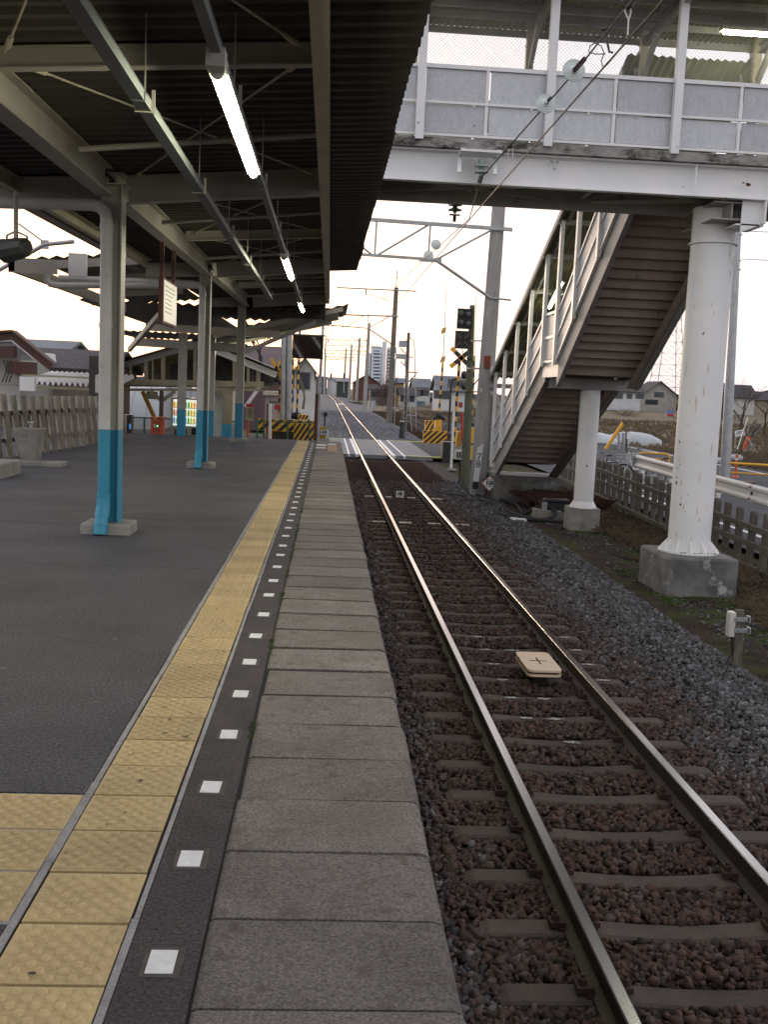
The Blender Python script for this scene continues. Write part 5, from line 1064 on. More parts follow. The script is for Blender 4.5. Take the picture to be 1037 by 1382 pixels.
# buildings behind the fence
def gable_house(name, label, L0, wall, roofm, x0, x1, y0, y1, zb, ze, zr_, axis='X', over=.5, wins=(), cat='house', group=None, trim=None):
    t = thing(name, ((x0+x1)/2, (y0+y1)/2, zb), label, cat, group)
    mb = MB(); mb.box((x0, y0, zb), (x1, y1, ze))
    if axis == 'X': mb.prism([(y0, ze), (y1, ze), ((y0+y1)/2, zr_)], (x0, 0, 0), (x1-x0, 0, 0), (0, 1, 0))
    else: mb.prism([(x0, ze), (x1, ze), ((x0+x1)/2, zr_)], (0, y0, 0), (0, y1-y0, 0), (1, 0, 0))
    mb.build('wall', wall, t); a, b, c = (x0, x1, (y0+y1)/2) if axis == 'X' else (y0, y1, (x0+x1)/2); lo, hi = (y0, y1) if axis == 'X' else (x0, x1)
    sl = (zr_-ze)/((hi-lo)/2)
    for s_ in (-1, 1):
        e = lo-over if s_ < 0 else hi+over; ez = ze-sl*over; th = .12
        pts = [(e, ez+.02), (c, zr_+.02), (c, zr_+.02+th), (e, ez+.02+th)]
        mb = MB(); mb.prism(pts, (a-over, 0, 0) if axis == 'X' else (0, a-over, 0), (b-a+2*over, 0, 0) if axis == 'X' else (0, b-a+2*over, 0), (0, 1, 0) if axis == 'X' else (1, 0, 0)); r_ = mb.build('roof', roofm, t)
        if trim: mb = MB(); mb.bar(*(((a-over-.02, e, ez+.06), (a-over-.02, c, zr_+.06)) if axis == 'X' else ((e, a-over-.02, ez+.06), (c, a-over-.02, zr_+.06))), .05, .26); mb.build('barge_board', trim, t)
    wm_ = M('window glass', (.05, .06, .07), None, 5, .1); wf = M('window frame', (.3, .3, .3), None, 5, .5)
    for (u, z, w_, h_) in wins:
        fr = MB().box((u-w_/2-.08, y0-.05, z-.08), (u+w_/2+.08, y0-.003, z+h_+.08)).build('window', wf, t); MB().box((u-w_/2, y0-.07, z), (u+w_/2, y0-.052, z+h_)).build('pane', wm_, fr)
    return t
wh = M('white render', (.55, .54, .5), (.48, .47, .44), .8, .85); wh2 = M('white siding', (.6, .6, .6), (.52, .52, .53), .5, .8); brn = M('brown roof', (.09, .04, .032), (.07, .035, .028), 1, .7)
greyr = M('slate grey roof', (.13, .15, .17), (.09, .10, .12), .6, .6); dark = M('dark tile roof', (.055, .05, .055), (.035, .032, .036), 2, .8, bump=1, bs=8, spots=(.12, .11, .11), sp=(.58, .66), ss=5); tan = M('tan wall', (.34, .29, .22), (.28, .24, .19), 1, .85); blue_r = M('blue tile roof', (.035, .06, .14), (.03, .05, .11), 1, .5); purple = M('faded plum wall', (.13, .085, .09), (.10, .065, .07), .8, .85)
bh = thing('brown_gable_house', (-10, 32, -1), 'white walled house with a dark brown gable end at the far left edge', 'house')
def ppoly(pts, Y, d, mat, par, name): c = [at(*p, Y=Y) for p in pts]; return MB().prism([(p.x, p.z) for p in c], (0, Y, 0), (0, d, 0)).build(name, mat, par)
ppoly([(-60, 470), (10, 470), (27, 484), (27, 560), (-60, 560)], 30.0, 6, wh, bh, 'wall')
ppoly([(-60, 455), (15, 447), (70, 491), (65, 499), (46, 484), (15, 458), (-60, 466)], 29.4, .15, brn, bh, 'barge_board')
ppoly([(-60, 449), (15, 445), (72, 491), (70, 492), (15, 448), (-60, 454)], 29.3, .5, brn, bh, 'roof')
ppoly([(-60, 467), (18, 467), (18, 482), (-60, 482)], 29.2, .3, brn, bh, 'fascia_board')
ppoly([(15, 461), (46, 486), (20, 486), (-20, 461)], 29.7, .2, wh2, bh, 'soffit')
for k in range(3): MB().box((-12, 29.985, .3+.45*k), (-8.8, 29.996, .31+.45*k)).build('siding_line', m_cslat, bh)
s = thing('gable_box', (-9.4, 29.2, 1.6), 'dark brown eave box under the brown gable with hanging cables', 'box'); MB().box((-8.95, 29.3, 1.52), (-8.3, 30, 1.86)).build('box', m_brown, s)
for k in range(3): MB().tube(smoothp([at(4+5*k, 486, Y=28.9), at(8+4*k, 500, Y=28.9), at(2+5*k, 516, Y=28.9)]), .018, 6).build('cable', m_black, s)
lone(MB().box(at(26, 508, Y=27), at(46, 528, Y=27)+Vector((0, .2, 0))), 'outdoor_unit', m_bwhite, tuple(at(36, 528, Y=27)), 'white outdoor unit behind the slat fence beside the white house', 'outdoor unit')
ho = gable_house('slate_roof_house', 'small house with a blue grey hip roof seen behind the brown gable', 0, wh, greyr, -15.5, -11.5, 45, 50, -1, 2.4, 2.95, 'X', .3)
gable_house('long_roof_shed', 'long low building with a dark speckled tile roof behind the slat fence', 0, tan, dark, -16, -7.3, 33.5, 38.5, -1, 1.72, 2.3, 'X', .4)
aw = thing('corrugated_awning', (-6.6, 28, 1), 'pale corrugated plastic awning with a zigzag front edge above the slat fence', 'awning')
mb = MB(); x0, x1 = -8.2, -5.75; n = 34
zz = at(90, 519, Y=28).z
for k in range(n+1): x = x0+(x1-x0)*k/n; mb.v += [(x, 28.0, zz-.05+(k % 2)*.12), (x, 31, zz+.25+(k % 2)*.12)]
mb.f = [(2*i, 2*i+2, 2*i+3, 2*i+1) for i in range(n)]; mb.m = [0]*n; mb.build('corrugated_sheet', m_bwhite, aw); MB().bar((x0, 27.95, zz-.1), (x1, 27.95, zz-.1), .06, .06).build('front_beam', m_wood, aw); MB().bar((x0, 28.2, zz+.2), (x1, 28.2, zz+.2), .06, .05).build('front_beam', m_wood, aw)
# vending machine and neighbours at street level
ZS = -1.11; Yv = 38.0
def vb(x0, y0, x1, y1, Y, d, mat, par, name): return pbox(x0, y0, x1, y1, Y, d, mat, par, name)
a = at(231, 536, Y=Yv); b = at(267, 536, Y=Yv)
vm = thing('vending_machine', ((a.x+b.x)/2, Yv+.4, ZS), 'white drinks vending machine with lit shelves behind the blue columns', 'vending machine')
vx0, vx1 = a.x, b.x+.12; vt = a.z; mw = M('machine white', (.62, .64, .58), None, 5, .4)
MB().box((vx0, Yv, ZS), (vx1, Yv+.7, vt)).build('cabinet', mw, vm)
lit = M('lit display back', (.8, .82, .75), None, 5, .5, emit=(.9, 1, .88), es=.55)
MB().box((vx0+.08, Yv-.012, vt-1.02), (vx1-.08, Yv-.003, vt-.07)).build('display_window', lit, vm)
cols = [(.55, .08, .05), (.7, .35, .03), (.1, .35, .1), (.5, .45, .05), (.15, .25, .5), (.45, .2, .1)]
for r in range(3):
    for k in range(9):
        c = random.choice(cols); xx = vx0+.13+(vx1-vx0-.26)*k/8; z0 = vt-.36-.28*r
        m = M('can_%d%d%d' % tuple(int(v*100) for v in c), c, None, 5, .4, emit=c, es=.5)  # cans emit their own colour, standing in for the display light on them
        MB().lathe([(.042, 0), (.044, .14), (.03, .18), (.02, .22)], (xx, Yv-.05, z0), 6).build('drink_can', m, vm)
    MB().box((vx0+.1, Yv-.09, vt-.385-.28*r), (vx1-.1, Yv-.014, vt-.365-.28*r)).build('shelf', mw, vm)
MB().box((vx0+.2, Yv-.02, ZS+.28), (vx1-.2, Yv-.001, ZS+.45)).build('outlet', m_black, vm); MB().box((vx1-.32, Yv-.02, ZS+.7), (vx1-.12, Yv-.001, ZS+.95)).build('coin_panel', m_black, vm); MB().box((vx0+.12, Yv-.02, ZS+.58), (vx0+.6, Yv-.001, ZS+.9)).build('advert_panel', M('advert', (.25, .2, .16), (.1, .1, .12), 9, .4), vm)
lone(MB().box(at(287, 597, Y=36.5), at(303, 514, Y=36.5)+Vector((0, .5, 0))), 'white_locker', mw, tuple(at(295, 597, Y=36.5)), 'tall plain white cabinet between the vending machine and the blue post', 'cabinet')
cr = thing('card_reader', tuple(at(211, 600, Y=30)), 'orange card reader box with a slanted hood on a thin orange post', 'card reader')
pbox(203, 566, 221, 586, 30, .22, m_org, cr, 'reader_box'); pbox(206, 570, 215, 583, 29.97, .02, M('reader panel', (.4, .06, .02), None, 5, .4), cr, 'panel'); pbox(207, 572, 210, 577, 29.95, .01, m_lampw, cr, 'screen'); pbox(211.5, 574, 213, 576, 29.95, .01, M('green lamp', (.1, .8, .2), None, 5, .4, emit=(.1, 1, .3), es=2), cr, 'green_light')
mb = MB(); a = at(202, 563, Y=29.85); b = at(222, 565, Y=29.85); mb.bar((a.x, 30.05, a.z), (b.x, 30.05, a.z), .5, .03); mb.build('hood', m_org, cr); MB().tube([at(211, 605, Y=30.1), at(211, 586, Y=30.1)], .03, 8).build('post', m_org, cr)
tg = thing('ticket_gate', tuple(at(171, 600, Y=33)), 'grey and black ticket terminal with a small blue screen beside the first column', 'ticket terminal')
pbox(163, 560, 171, 597, 33, .5, m_steelc, tg, 'cabinet'); pbox(172, 560, 177, 597, 32.9, .4, m_black, tg, 'panel'); pbox(174, 572, 176.5, 579, 32.88, .01, M('blue screen', (.1, .3, .9), None, 5, .3, emit=(.1, .4, 1), es=.25), tg, 'screen'); pbox(164, 586, 168, 592, 32.98, .01, m_yel, tg, 'yellow_label')
# mesh fence and greenhouses behind
mf = thing('mesh_fence', (-7, 41, ZS), 'green topped wire mesh fence behind the vending machine', 'fence')
for a, b in (((-13, 41.2), (-3.4, 41.2)),):
    MB().bar((a[0], a[1], .02), (b[0], b[1], .02), .05).build('top_rail', m_green, mf)
    for k in range(6): x = a[0]+(b[0]-a[0])*k/5; MB().tube([(x, 41.2, ZS), (x, 41.2, .04)], .03, 8).build('post', m_green, mf)
    tag(meshnet((a[0], 41.22, ZS+.02), (b[0]-a[0], 0, 0), (0, 0, 1.1), 120, 12, .006).build('wire_mesh', mnet, mf), kind='stuff')
pg = M('greenhouse plastic', (.45, .48, .50), (.34, .37, .38), .6, .35)
for k, (xx, yy_, lab) in enumerate(((-13.5, 58, 'large pale plastic tunnel greenhouse behind the ticket terminal'), (-8.8, 62, 'second plastic tunnel greenhouse behind the vending machine'))):
    g_ = thing('greenhouse', (xx, yy_, ZS), lab, 'greenhouse'); mb = MB(); n = 12; r = 2.5
    if k == 0:
        for i in range(n+1): a = math.pi*i/n; mb.v += [(xx-5, yy_-r*math.cos(a), ZS+r*.95*math.sin(a)), (xx+4.6, yy_-r*math.cos(a), ZS+r*.95*math.sin(a))]
        mb.f = [(2*i, 2*i+1, 2*i+3, 2*i+2) for i in range(n)]+[tuple(range(0, 2*n+2, 2)), tuple(range(2*n+1, 0, -2))]
        hoops = [[(xx+u, yy_-(r+.02)*math.cos(math.pi*i/n), ZS+(r*.95+.02)*math.sin(math.pi*i/n)) for i in range(n+1)] for u in np.arange(-5, 4.7, .8)]
    else:
        for i in range(n+1): a = math.pi*i/n; mb.v += [(xx-1.9*math.cos(a), yy_, ZS+2.4*math.sin(a)), (xx-1.9*math.cos(a), yy_+9, ZS+2.4*math.sin(a))]
        mb.f = [(2*i, 2*i+2, 2*i+3, 2*i+1) for i in range(n)]+[tuple(range(2*n, -1, -2)), tuple(range(1, 2*n+2, 2))]
        hoops = [[(xx-1.92*math.cos(math.pi*i/n), yy_+u, ZS+2.42*math.sin(math.pi*i/n)) for i in range(n+1)] for u in (0, 3, 6)]+[[(xx+u, yy_-.02, ZS), (xx+u, yy_-.02, ZS+2.2)] for u in (-.6, .6)]
    mb.m = [0]*len(mb.f); mb.build('plastic_cover', pg, g_, smooth=50)
    for h_ in hoops: MB().tube(h_, .025, 5).build('hoop', m_alu, g_)
lone(MB().tube([at(192, 528, Y=39), at(208, 563, Y=39), at(212, 580, Y=39)], .08, 10), 'leaning_pole', m_yel, tuple(at(212, 580, Y=39)), 'yellow guard tube leaning in front of the greenhouse', 'guard tube')
# left crossing equipment
YB = 34.0
g = thing('green_fence', tuple(at(385, 600, Y=YB)), 'green pipe fence across the end of the platform', 'fence')
MB().bar(at(345, 568, Y=YB), at(425, 571, Y=YB), .04).build('top_rail', m_green, g)
for px in (347, 356, 388, 417): MB().tube([at(px, 566, Y=YB), at(px, 602, Y=YB)], .03, 8).build('post', m_green, g)
striped_board('barrier_board', 348, 568, 424, 581, 34.6, .08, 'long yellow and black striped board behind the green fence at the platform end', 6)
striped_board('barrier_board', 396, 572, 424, 594, 34.4, .05, 'second striped board turned lower at the right end of the green fence', 4, .6)
lone(MB().box(at(361, 600, Y=34.9), at(415, 583, Y=34.9)+Vector((0, .6, 0))), 'equipment_cabinet', m_plate, tuple(at(388, 600, Y=34.9)), 'dark cabinet behind the green fence below the striped board', 'cabinet')
lone(MB().box(at(360, 602, Y=34.3), at(367, 578, Y=34.3)+Vector((0, .2, 0))), 'yellow_box', m_yel, tuple(at(363, 602, Y=34.3)), 'yellow upright box behind the green fence', 'box')
lone(MB().tube([at(360, 602, Y=33.6), at(361, 545, Y=33.6)], .025, 8), 'rust_post', m_brown, tuple(at(360, 602, Y=33.6)), 'thin rust brown post standing at the green fence', 'post')
lone(MB().tube([at(364, 602, Y=33.4), at(365, 545, Y=33.4)], .045, 8), 'white_post', m_white, tuple(at(364, 602, Y=33.4)), 'white post standing right of the thin rust brown post', 'post')
lone(MB().tube([at(425, 604, Y=31.5), at(428, 532, Y=31.5)], .055, 10), 'rust_post', m_brown, tuple(at(425, 604, Y=31.5)), 'rusty brown post beside the 149 plate at the platform corner', 'post')
t = thing('route_board', tuple(at(337, 598, Y=31)), 'cream notice board with a red heading on an orange post near the third column', 'notice board'); pbox(332, 546, 342, 567, 31, .04, M('cream board', (.55, .48, .28), None, 5, .5), t, 'board'); pbox(332, 545, 342, 549, 30.98, .02, m_red, t, 'red_heading'); MB().tube([at(334, 600, Y=31.1), at(334.6, 567, Y=31.1)], .03, 8).build('post', m_org, t)
for k in range(5): pbox(334+1.5*k, 551, 334.7+1.5*k, 565, 30.985, .01, m_black, t, 'text_column')
t = thing('control_house', tuple(at(360, 598, Y=50)), 'pale pink equipment hut with faint lettering beyond the crossing gate', 'hut'); pbox(357, 533, 386, 585, 50, 2, M('pale pink wall', (.42, .34, .32), None, 2, .8), t, 'wall'); pbox(355, 529, 388, 533, 49.8, 2.4, m_steelc, t, 'roof'); [MB().box((at(364+3*k, 543, Y=49.9).x, 49.97, at(364, 544, Y=49.9).z), (at(365.6+3*k, 543, Y=49.9).x, 49.99, at(364, 541, Y=49.9).z)).build('lettering', m_plate, t) for k in range(4)]
lone(MB().box(at(371, 546, Y=37), at(378, 553, Y=37)+Vector((0, .04, 0))), 'red_sign', m_red, tuple(at(374, 553, Y=37)), 'small square red and white sign in front of the pink hut', 'sign')
cp = thing('crossing_sign_post', tuple(at(377, 590, Y=37.5)), 'yellow and black striped post with crossed boards left of the mirror', 'crossing post'); striped(cp, at(377, 560, Y=37.5), at(379, 486, Y=37.5), .055, 13)
c = at(373, 497, Y=37.4)
for a in (60, 120): d = Vector((math.cos(R(a)), 0, math.sin(R(a)))); MB().bar(c-d*.4, c+d*.4, .03, .11, (-d.z, 0, d.x)).build('cross_board', m_yel, cp)
mb = MB(); mb.sph(at(374, 513, Y=37.3), .09, 8); mb.sph(at(369, 509, Y=37.3), .06, 8); mb.build('warning_light', m_black, cp); MB().tube([at(378, 516, Y=37.4), at(384, 517, Y=37.4), at(387, 522, Y=37.4), at(386, 566, Y=37.4)], .03, 8).build('pipe_bracket', m_black, cp, smooth=50)
for i, (px, top, w_, lab) in enumerate(((383.5, 448, .1, 'left grey steel pole behind the track mirror'), (391, 446, .1, 'right grey steel pole holding the track mirror'))): lone(MB().tube([at(px-2, 575, Y=36), at(px, top, Y=36)], w_, 10), 'steel_pole', m_alu, tuple(at(px-2, 575, Y=36)), lab, 'pole', smooth=50)
for (px, a_, b_, lab) in ((396, 566, 484, 'striped gate arm standing left of the blue car'), (404, 556, 484, 'striped gate arm standing just left of the long rust post')):
    t = thing('crossing_gate', tuple(at(px-3, 590, Y=44)), lab, 'crossing gate'); striped(t, at(px-3.5, b_+80, Y=44), at(px+1, 440, Y=44), .045, 19, 'gate_arm'); MB().sph(at(px-4, 561, Y=44), .22, 8, (1, .5, .8)).build('counterweight', m_black, t); pbox(px-6, 566, px-1, 592, 44, .3, m_yel, t, 'gate_machine')
striped_board('barrier_board', 402, 560, 416, 566, 41, .3, 'small orange striped block behind the green fence beside the white kerb', 3, .5)
lone(MB().prism([(0, 0), (.25, 0), (.55, 1.1), (.45, 1.1)], at(414, 570, Y=42), (0, 2, 0)), 'white_guard', m_bwhite, tuple(at(414, 570, Y=42)), 'white slanted guard panel left of the 149 plate', 'guard')
t = thing('number_plate', tuple(at(432, 597, Y=31.7)), 'white 149 number plate on a yellow block with a dark lever lamp above', 'number plate'); pbox(431, 576, 440, 592, 31.75, .2, M('dull yellow', (.45, .34, .04), None, 5, .6), t, 'block'); pbox(431.5, 580.5, 440.5, 586.5, 31.7, .02, m_white, t, 'plate'); text('149', tuple(at(436, 583.5, Y=31.69)), .16, m_black, t, bold=.002); pbox(441, 581, 444, 589, 31.7, .1, m_white, t, 'side_box'); mb = MB(); mb.tube([at(438, 576, Y=31.8), at(438.5, 562, Y=31.8)], .025, 6); mb.build('lamp_post', m_black, t); pbox(436.5, 556.5, 442, 562, 31.8, .08, m_black, t, 'lamp_head')
# track mirror
t = thing('track_mirror', tuple(at(416, 483, Y=30)), 'wide black framed mirror showing the rails, mounted at the platform end', 'mirror')
a = at(395, 483, Y=30); b = at(437, 454, Y=30.0); MB().box((a.x, 30.02, a.z), (b.x, 30.14, b.z)).build('frame', m_black, t)
mm_ = M('mirror glass', (.38, .34, .33), None, 5, .04, metal=1.); 
MB().quad((a.x+.02, 29.93, a.z+.02), (b.x-.08, 30.0, a.z+.02), (b.x-.08, 29.92, b.z-.03), (a.x+.02, 29.85, b.z-.03)).build('mirror_face', mm_, t); MB().bar((a.x-.1, 30.1, b.z+.02), (b.x+.05, 30.1, b.z+.02), .1, .04).build('top_arm', m_alu, t)
p = at(425, 485, Y=30.2); MB().tube([(b.x-.05, 30.15, a.z), (b.x-.06, 30.15, -.05)], .035, 8).build('post', m_alu, t)
# ================================================================ line poles, gantries and signals beyond the crossing
def line_pole(px, py, ptop, Y, r, lab, mat=m_pole, arms=()):
    b = at(px, py, Y=Y); tt = at(px+(py-ptop)*.055, ptop, Y=Y); t = thing('line_pole', tuple(b), lab, 'pole', 'poles along the line beyond the crossing')
    MB().tube([b-Vector((0, 0, .4)), tt], [r, r*.68], 10).build('pole_shaft', mat, t, smooth=True)
    for (x0, y0, x1, y1, w_) in arms: MB().tube([at(x0, y0, Y=Y-.2), at(x1, y1, Y=Y-.2)], w_, 6).build('arm', m_alu, t)
    return t
line_pole(525, 572, 388, 87, .27, 'old brown concrete line pole with a cross arm, nearest beyond the crossing', M('brownish pole', (.19, .165, .14), (.14, .12, .105), .8, .9),
    ((455, 388, 562, 393, .06), (440, 424, 538, 427, .07), (447, 439, 497, 443, .05), (497, 443, 528, 464, .06), (497, 443, 530, 425, .04), (497, 424, 497, 443, .035), (467, 442, 492, 425, .035), (463, 442, 463, 426, .03), (463, 442, 447, 428, .03), (535, 388, 536, 365, .05), (533, 375, 540, 375, .03), (497, 397, 528, 407, .03), (494, 389, 494, 398, .08)))
line_pole(492, 553, 436, 134, .28, 'pale concrete line pole between the brown pole and the track')
line_pole(481, 540, 456, 190, .30, 'third line pole, thinner and farther, right of the track')
line_pole(471, 535, 465, 250, .33, 'fourth line pole far along the right of the track')
line_pole(464, 531, 470, 330, .36, 'farthest line pole of the right hand row')
t = line_pole(430, 551, 437, 120, .2, 'pale steel line pole left of the track behind the mirror', m_alu, ((425, 438, 450, 440, .05), (437, 440, 443, 460, .04), (450, 440, 443, 460, .04), (443, 460, 443, 463, .06)))
for k in range(14): MB().bar(at(428+k*.35, 548-8*k, Y=119.9), at(434+k*.35, 548-8*k, Y=119.9), .05).build('step', m_alu, t)
for k, (Y, x0, x1, y0, y1) in enumerate(((190, 438, 500, 458, 466), (250, 437, 497, 472, 477), (330, 438, 480, 481, 484.5))):
    t = thing('wire_gantry', tuple(at(440, 535, Y=Y)), ('nearest', 'middle', 'farthest')[k]+' of the lattice gantries spanning the track in the distance', 'gantry', 'lattice gantries over the line')
    r = .0003*Y; mb = MB(); mb.tube([at(x0, y0, Y=Y), at(x1, y0+2, Y=Y)], r, 4); mb.tube([at(x0, y1, Y=Y), at(x1, y1+2, Y=Y)], r, 4); n = 10
    for i in range(n): xa = x0+(x1-x0)*i/n; xb = x0+(x1-x0)*(i+1)/n; mb.tube([at(xa, y0 if i % 2 else y1, Y=Y), at(xb, y1 if i % 2 else y0, Y=Y)], r*.7, 4)
    mb.build('beam', m_alu, t); MB().tube([at(x0, 532, Y=Y), at(x0+2, y0-4, Y=Y)], r*2, 6).build('leg', m_alu, t)
sp = thing('signal_mast', tuple(at(546, 588, Y=70)), 'brown signal mast with a ladder and two grey signal boxes seen from behind', 'signal mast')
Y = 70; MB().tube([at(546, 588, Y=Y), at(549, 520, Y=Y), at(552, 449, Y=Y)], [.16, .13, .10], 10).build('mast', m_dwood, sp, smooth=True)
for (x0, y0, x1, y1) in ((538, 460, 550, 468), (534, 478, 549, 484)): pbox(x0, y0, x1, y1, Y-.1, .4, m_alu, sp, 'signal_box'); 
for a, b in (((541, 470), (547, 477)), ((541, 488), (547, 494)), ((547, 502), (564, 503)), ((550, 517), (562, 505)), ((551, 482), (558, 482))): MB().tube([at(*a, Y=Y), at(*b, Y=Y)], .04, 6).build('bracket', m_plate, sp)
mb = MB(); mb.tube([at(553, 456, Y=Y), at(558, 458, Y=Y), at(560, 470, Y=Y), at(562, 582, Y=Y)], .035, 6); mb.build('cable_pipe', m_alu, sp)
mb = MB()
for a, b in (((546, 480), (557, 590)), ((534, 520), (532, 585)), ((549, 560), (562, 561))): mb.tube([at(*a, Y=Y-.5), at(*b, Y=Y-.5)], .035, 5)
mb.build('stay', m_alu, sp); mb = MB()
for k in range(16): mb.bar(at(545.5, 580-8*k, Y=Y-.3), at(549.5, 580-8*k, Y=Y-.3), .03)
mb.bar(at(544.5, 588, Y=Y-.3), at(549, 455, Y=Y-.3), .03); mb.bar(at(548, 588, Y=Y-.3), at(552.5, 455, Y=Y-.3), .03); mb.build('ladder', m_alu, sp)
t = thing('shunt_lamp', tuple(at(543, 594, Y=57)), 'small black two lensed lamp on a short post beside the far ballast', 'lamp post'); MB().tube([at(542.5, 595, Y=57), at(543, 570, Y=57)], [.2, .08], 8).build('post', m_black, t); pbox(540, 566, 546.5, 572, 56.9, .25, m_black, t, 'head')
for px in (541.8, 545): MB().lathe([(.06, 0), (.05, .03)], at(px, 568.5, Y=56.9), 8, (0, -1, 0)).build('lens', m_lampw, t)
t = thing('trackside_box', tuple(at(500, 553, Y=125)), 'pair of grey equipment boxes right of the pale line pole', 'box'); pbox(497, 541, 501, 553, 124, .8, m_alu, t, 'box'); pbox(502, 541, 507, 554, 124, .8, m_alu, t, 'box')
for px, lab in ((447, 'left'), (464.5, 'right')): 
    t = thing('far_signal', tuple(at(px, 522, Y=260)), 'tiny black railway signal far '+lab+' of the vanishing track', 'signal'); pbox(px-1.3, 504, px+1.3, 511, 260, .4, m_black, t, 'head'); MB().tube([at(px-.3, 530, Y=260.2), at(px, 508, Y=260.2)], .12, 6).build('post', m_alu, t)
lone(MB().cbox((1.95, 165, -1.1), (.7, 4.2, .12), .02), 'white_track_plate', m_white, (1.95, 165, -1.1), 'white plate lying between the rails far beyond the crossing', 'track plate')
# ================================================================ town behind
def bare_tree(loc, h, lab, seed, spread=.55, mat=None, depth=5, lean=(0, 0)):
    g = random.Random(seed); mb = MB(); twigs = MB()
    def br(p, d, l, r, k):
        q = p+d*l; (mb if k > 1 else twigs).tube([p, p+d*l*.5+Vector((g.uniform(-.06, .06)*l, g.uniform(-.06, .06)*l, 0)), q], [r, r*.85, r*.65], 5 if k > 1 else 3, caps=False)
        if k == 0: return
        for _ in range(g.choice((2, 3, 3))):
            a = g.uniform(0, 6.28); v = (d+Vector((math.cos(a), math.sin(a), .15))*g.uniform(.35, .9)*spread*1.5).normalized(); br(q if g.random() < .6 else p+d*l*g.uniform(.5, .95), v, l*g.uniform(.62, .85), r*.6, k-1)
    t = thing('bare_tree', loc, lab, 'tree'); br(Vector(loc), Vector((lean[0], lean[1], 1)).normalized(), h*.28, h*.02, depth)
    m = mat or M('bark', (.07, .055, .045), (.05, .04, .035), 3, .9); mb.build('trunk', m, t); twigs.build('crown', m, t); return t
def bush(loc, r, lab, mat, n=500, seed=1, k=(1, 1, .6), name='bush', leaf=.06):
    g = random.Random(seed); mb = MB(); st = MB()
    for _ in range(n):
        a = g.uniform(0, 6.28); b = g.uniform(0, 1.5); q = r*g.uniform(.35, 1.0)*g.choice((1, 1, 1.12))*(.75+.35*mn.noise((a*1.5, b*2, seed)))
        p = Vector(loc)+Vector((q*k[0]*math.cos(a)*math.cos(b), q*k[1]*math.sin(a)*math.cos(b), q*k[2]*math.sin(b))); d1 = Vector([g.gauss(0, 1) for _ in range(3)]).normalized()*leaf*g.uniform(.6, 1.5); d1 = d1*1.5; d2 = d1.cross(Vector([g.gauss(0, 1) for _ in range(3)])).normalized()*leaf*.3
        mb.quad(p-d1, p+d2, p+d1, p-d2)
    for _ in range(14): a = g.uniform(0, 6.28); st.bar(loc, Vector(loc)+Vector((r*.7*k[0]*math.cos(a), r*.7*k[1]*math.sin(a), r*k[2]*g.uniform(.4, .8))), r*.015)
    t = thing(name, loc, lab, 'bush' if name == 'bush' else 'plants'); mb.build('foliage', mat, t); st.build('stem', m_dwood, t); return t
m_bushb = M('brown brush', (.11, .068, .045), (.07, .045, .032), .8, .95); m_bushr = M('red brown brush', (.09, .04, .03), (.06, .03, .022), .8, .95); m_bushg = M('bush green', (.07, .11, .03), (.045, .075, .022), 1, .9); m_bushy = M('dry yellow brush', (.16, .13, .055), (.11, .095, .04), 1, .95); m_dg = M('evergreen', (.035, .055, .028), (.025, .04, .02), .5, .9)
# apartment tower
Y = 560; a = at(494, 512, Y=Y); b = at(536, 466, Y=Y); t = thing('apartment_tower', ((a.x+b.x)/2, Y, -1.3), 'white apartment tower with stacked balconies and a stair core in the distance', 'apartment tower')
mwt = M('tower white', (.74, .77, .82), (.68, .71, .76), .05, .8); mwd = M('tower window', (.16, .2, .26), None, 5, .3)
def tb(x0, y0, x1, y1, dy, d, m, nm): p = at(x0, y1, Y=Y); q_ = at(x1, y0, Y=Y); MB().box((p.x, Y+dy, p.z), (q_.x, Y+dy+d, q_.z)).build(nm, m, t)
tb(500, 469, 518, 520, 0, 16, mwt, 'wall'); tb(495, 476, 500.5, 520, 1, 14, mwt, 'wall'); tb(514.5, 461, 522, 520, -1, 10, mwt, 'stair_tower'); tb(522, 469, 536, 520, 0, 14, mwt, 'wall')
for k in range(9):
    y = 473+4.6*k; tb(496.6, y+3.4, 498.2, y+5.4, .8, .3, mwd, 'window'); tb(504.5, y, 512.5, y+1.9, -.3, .35, mwd, 'window'); tb(504, y+2.0, 513.5, y+3.4, -1.6, 1.5, mwt, 'balcony'); tb(523, y, 526.5, y+1.9, -.3, .35, mwd, 'window')
tb(502, 467.6, 515, 469.2, -.2, 16, M('pale green roof edge', (.42, .5, .5), None, 5, .7), 'roof_edge')
def hs(px0, px1, pyb, pye, pyr, Y, dep, wall, roof, lab, axis='X', wins=(), cat='house', group=None, zb=-1.4, over=.5, trim=None):
    a = at(px0, pye, Y=Y); b = at(px1, pye, Y=Y); ze = a.z; zr__ = at((px0+px1)/2, pyr, Y=Y+(dep/2 if axis == 'X' else 0)).z
    ww = [(at(u, v, Y=Y).x, at(u, v, Y=Y).z, w_, h_) for u, v, w_, h_ in wins]
    return gable_house('house' if cat == 'house' else cat.replace(' ', '_'), lab, 0, wall, roof, a.x, b.x, Y, Y+dep, zb, ze, zr__, axis, over, ww, cat, group, trim)
hs(593, 634, 556, 526, 509, 150, 9, wh2, greyr, 'two storey pale grey house with a hip roof behind the crossing gate', wins=((612, 523, 1.6, 1.2), (597, 538, 2.4, 1.2), (627, 523, 1.6, 1)))
hs(560, 581, 548, 522, 512, 210, 9, wh, greyr, 'grey roofed house left of the two storey pale house', wins=((566, 534, 1.5, 1.2), (574, 534, 1.5, 1.2)))
hs(542, 563, 549, 533, 524, 190, 7, wh, dark, 'low dark roofed house behind the signal mast', wins=((550, 542, 2.5, 1.2),))
hs(563, 592, 548, 536, 530, 240, 8, tan, dark, 'long dark roofed building in the distance between the houses', wins=((570, 543, 2, 1), (580, 543, 2, 1)))
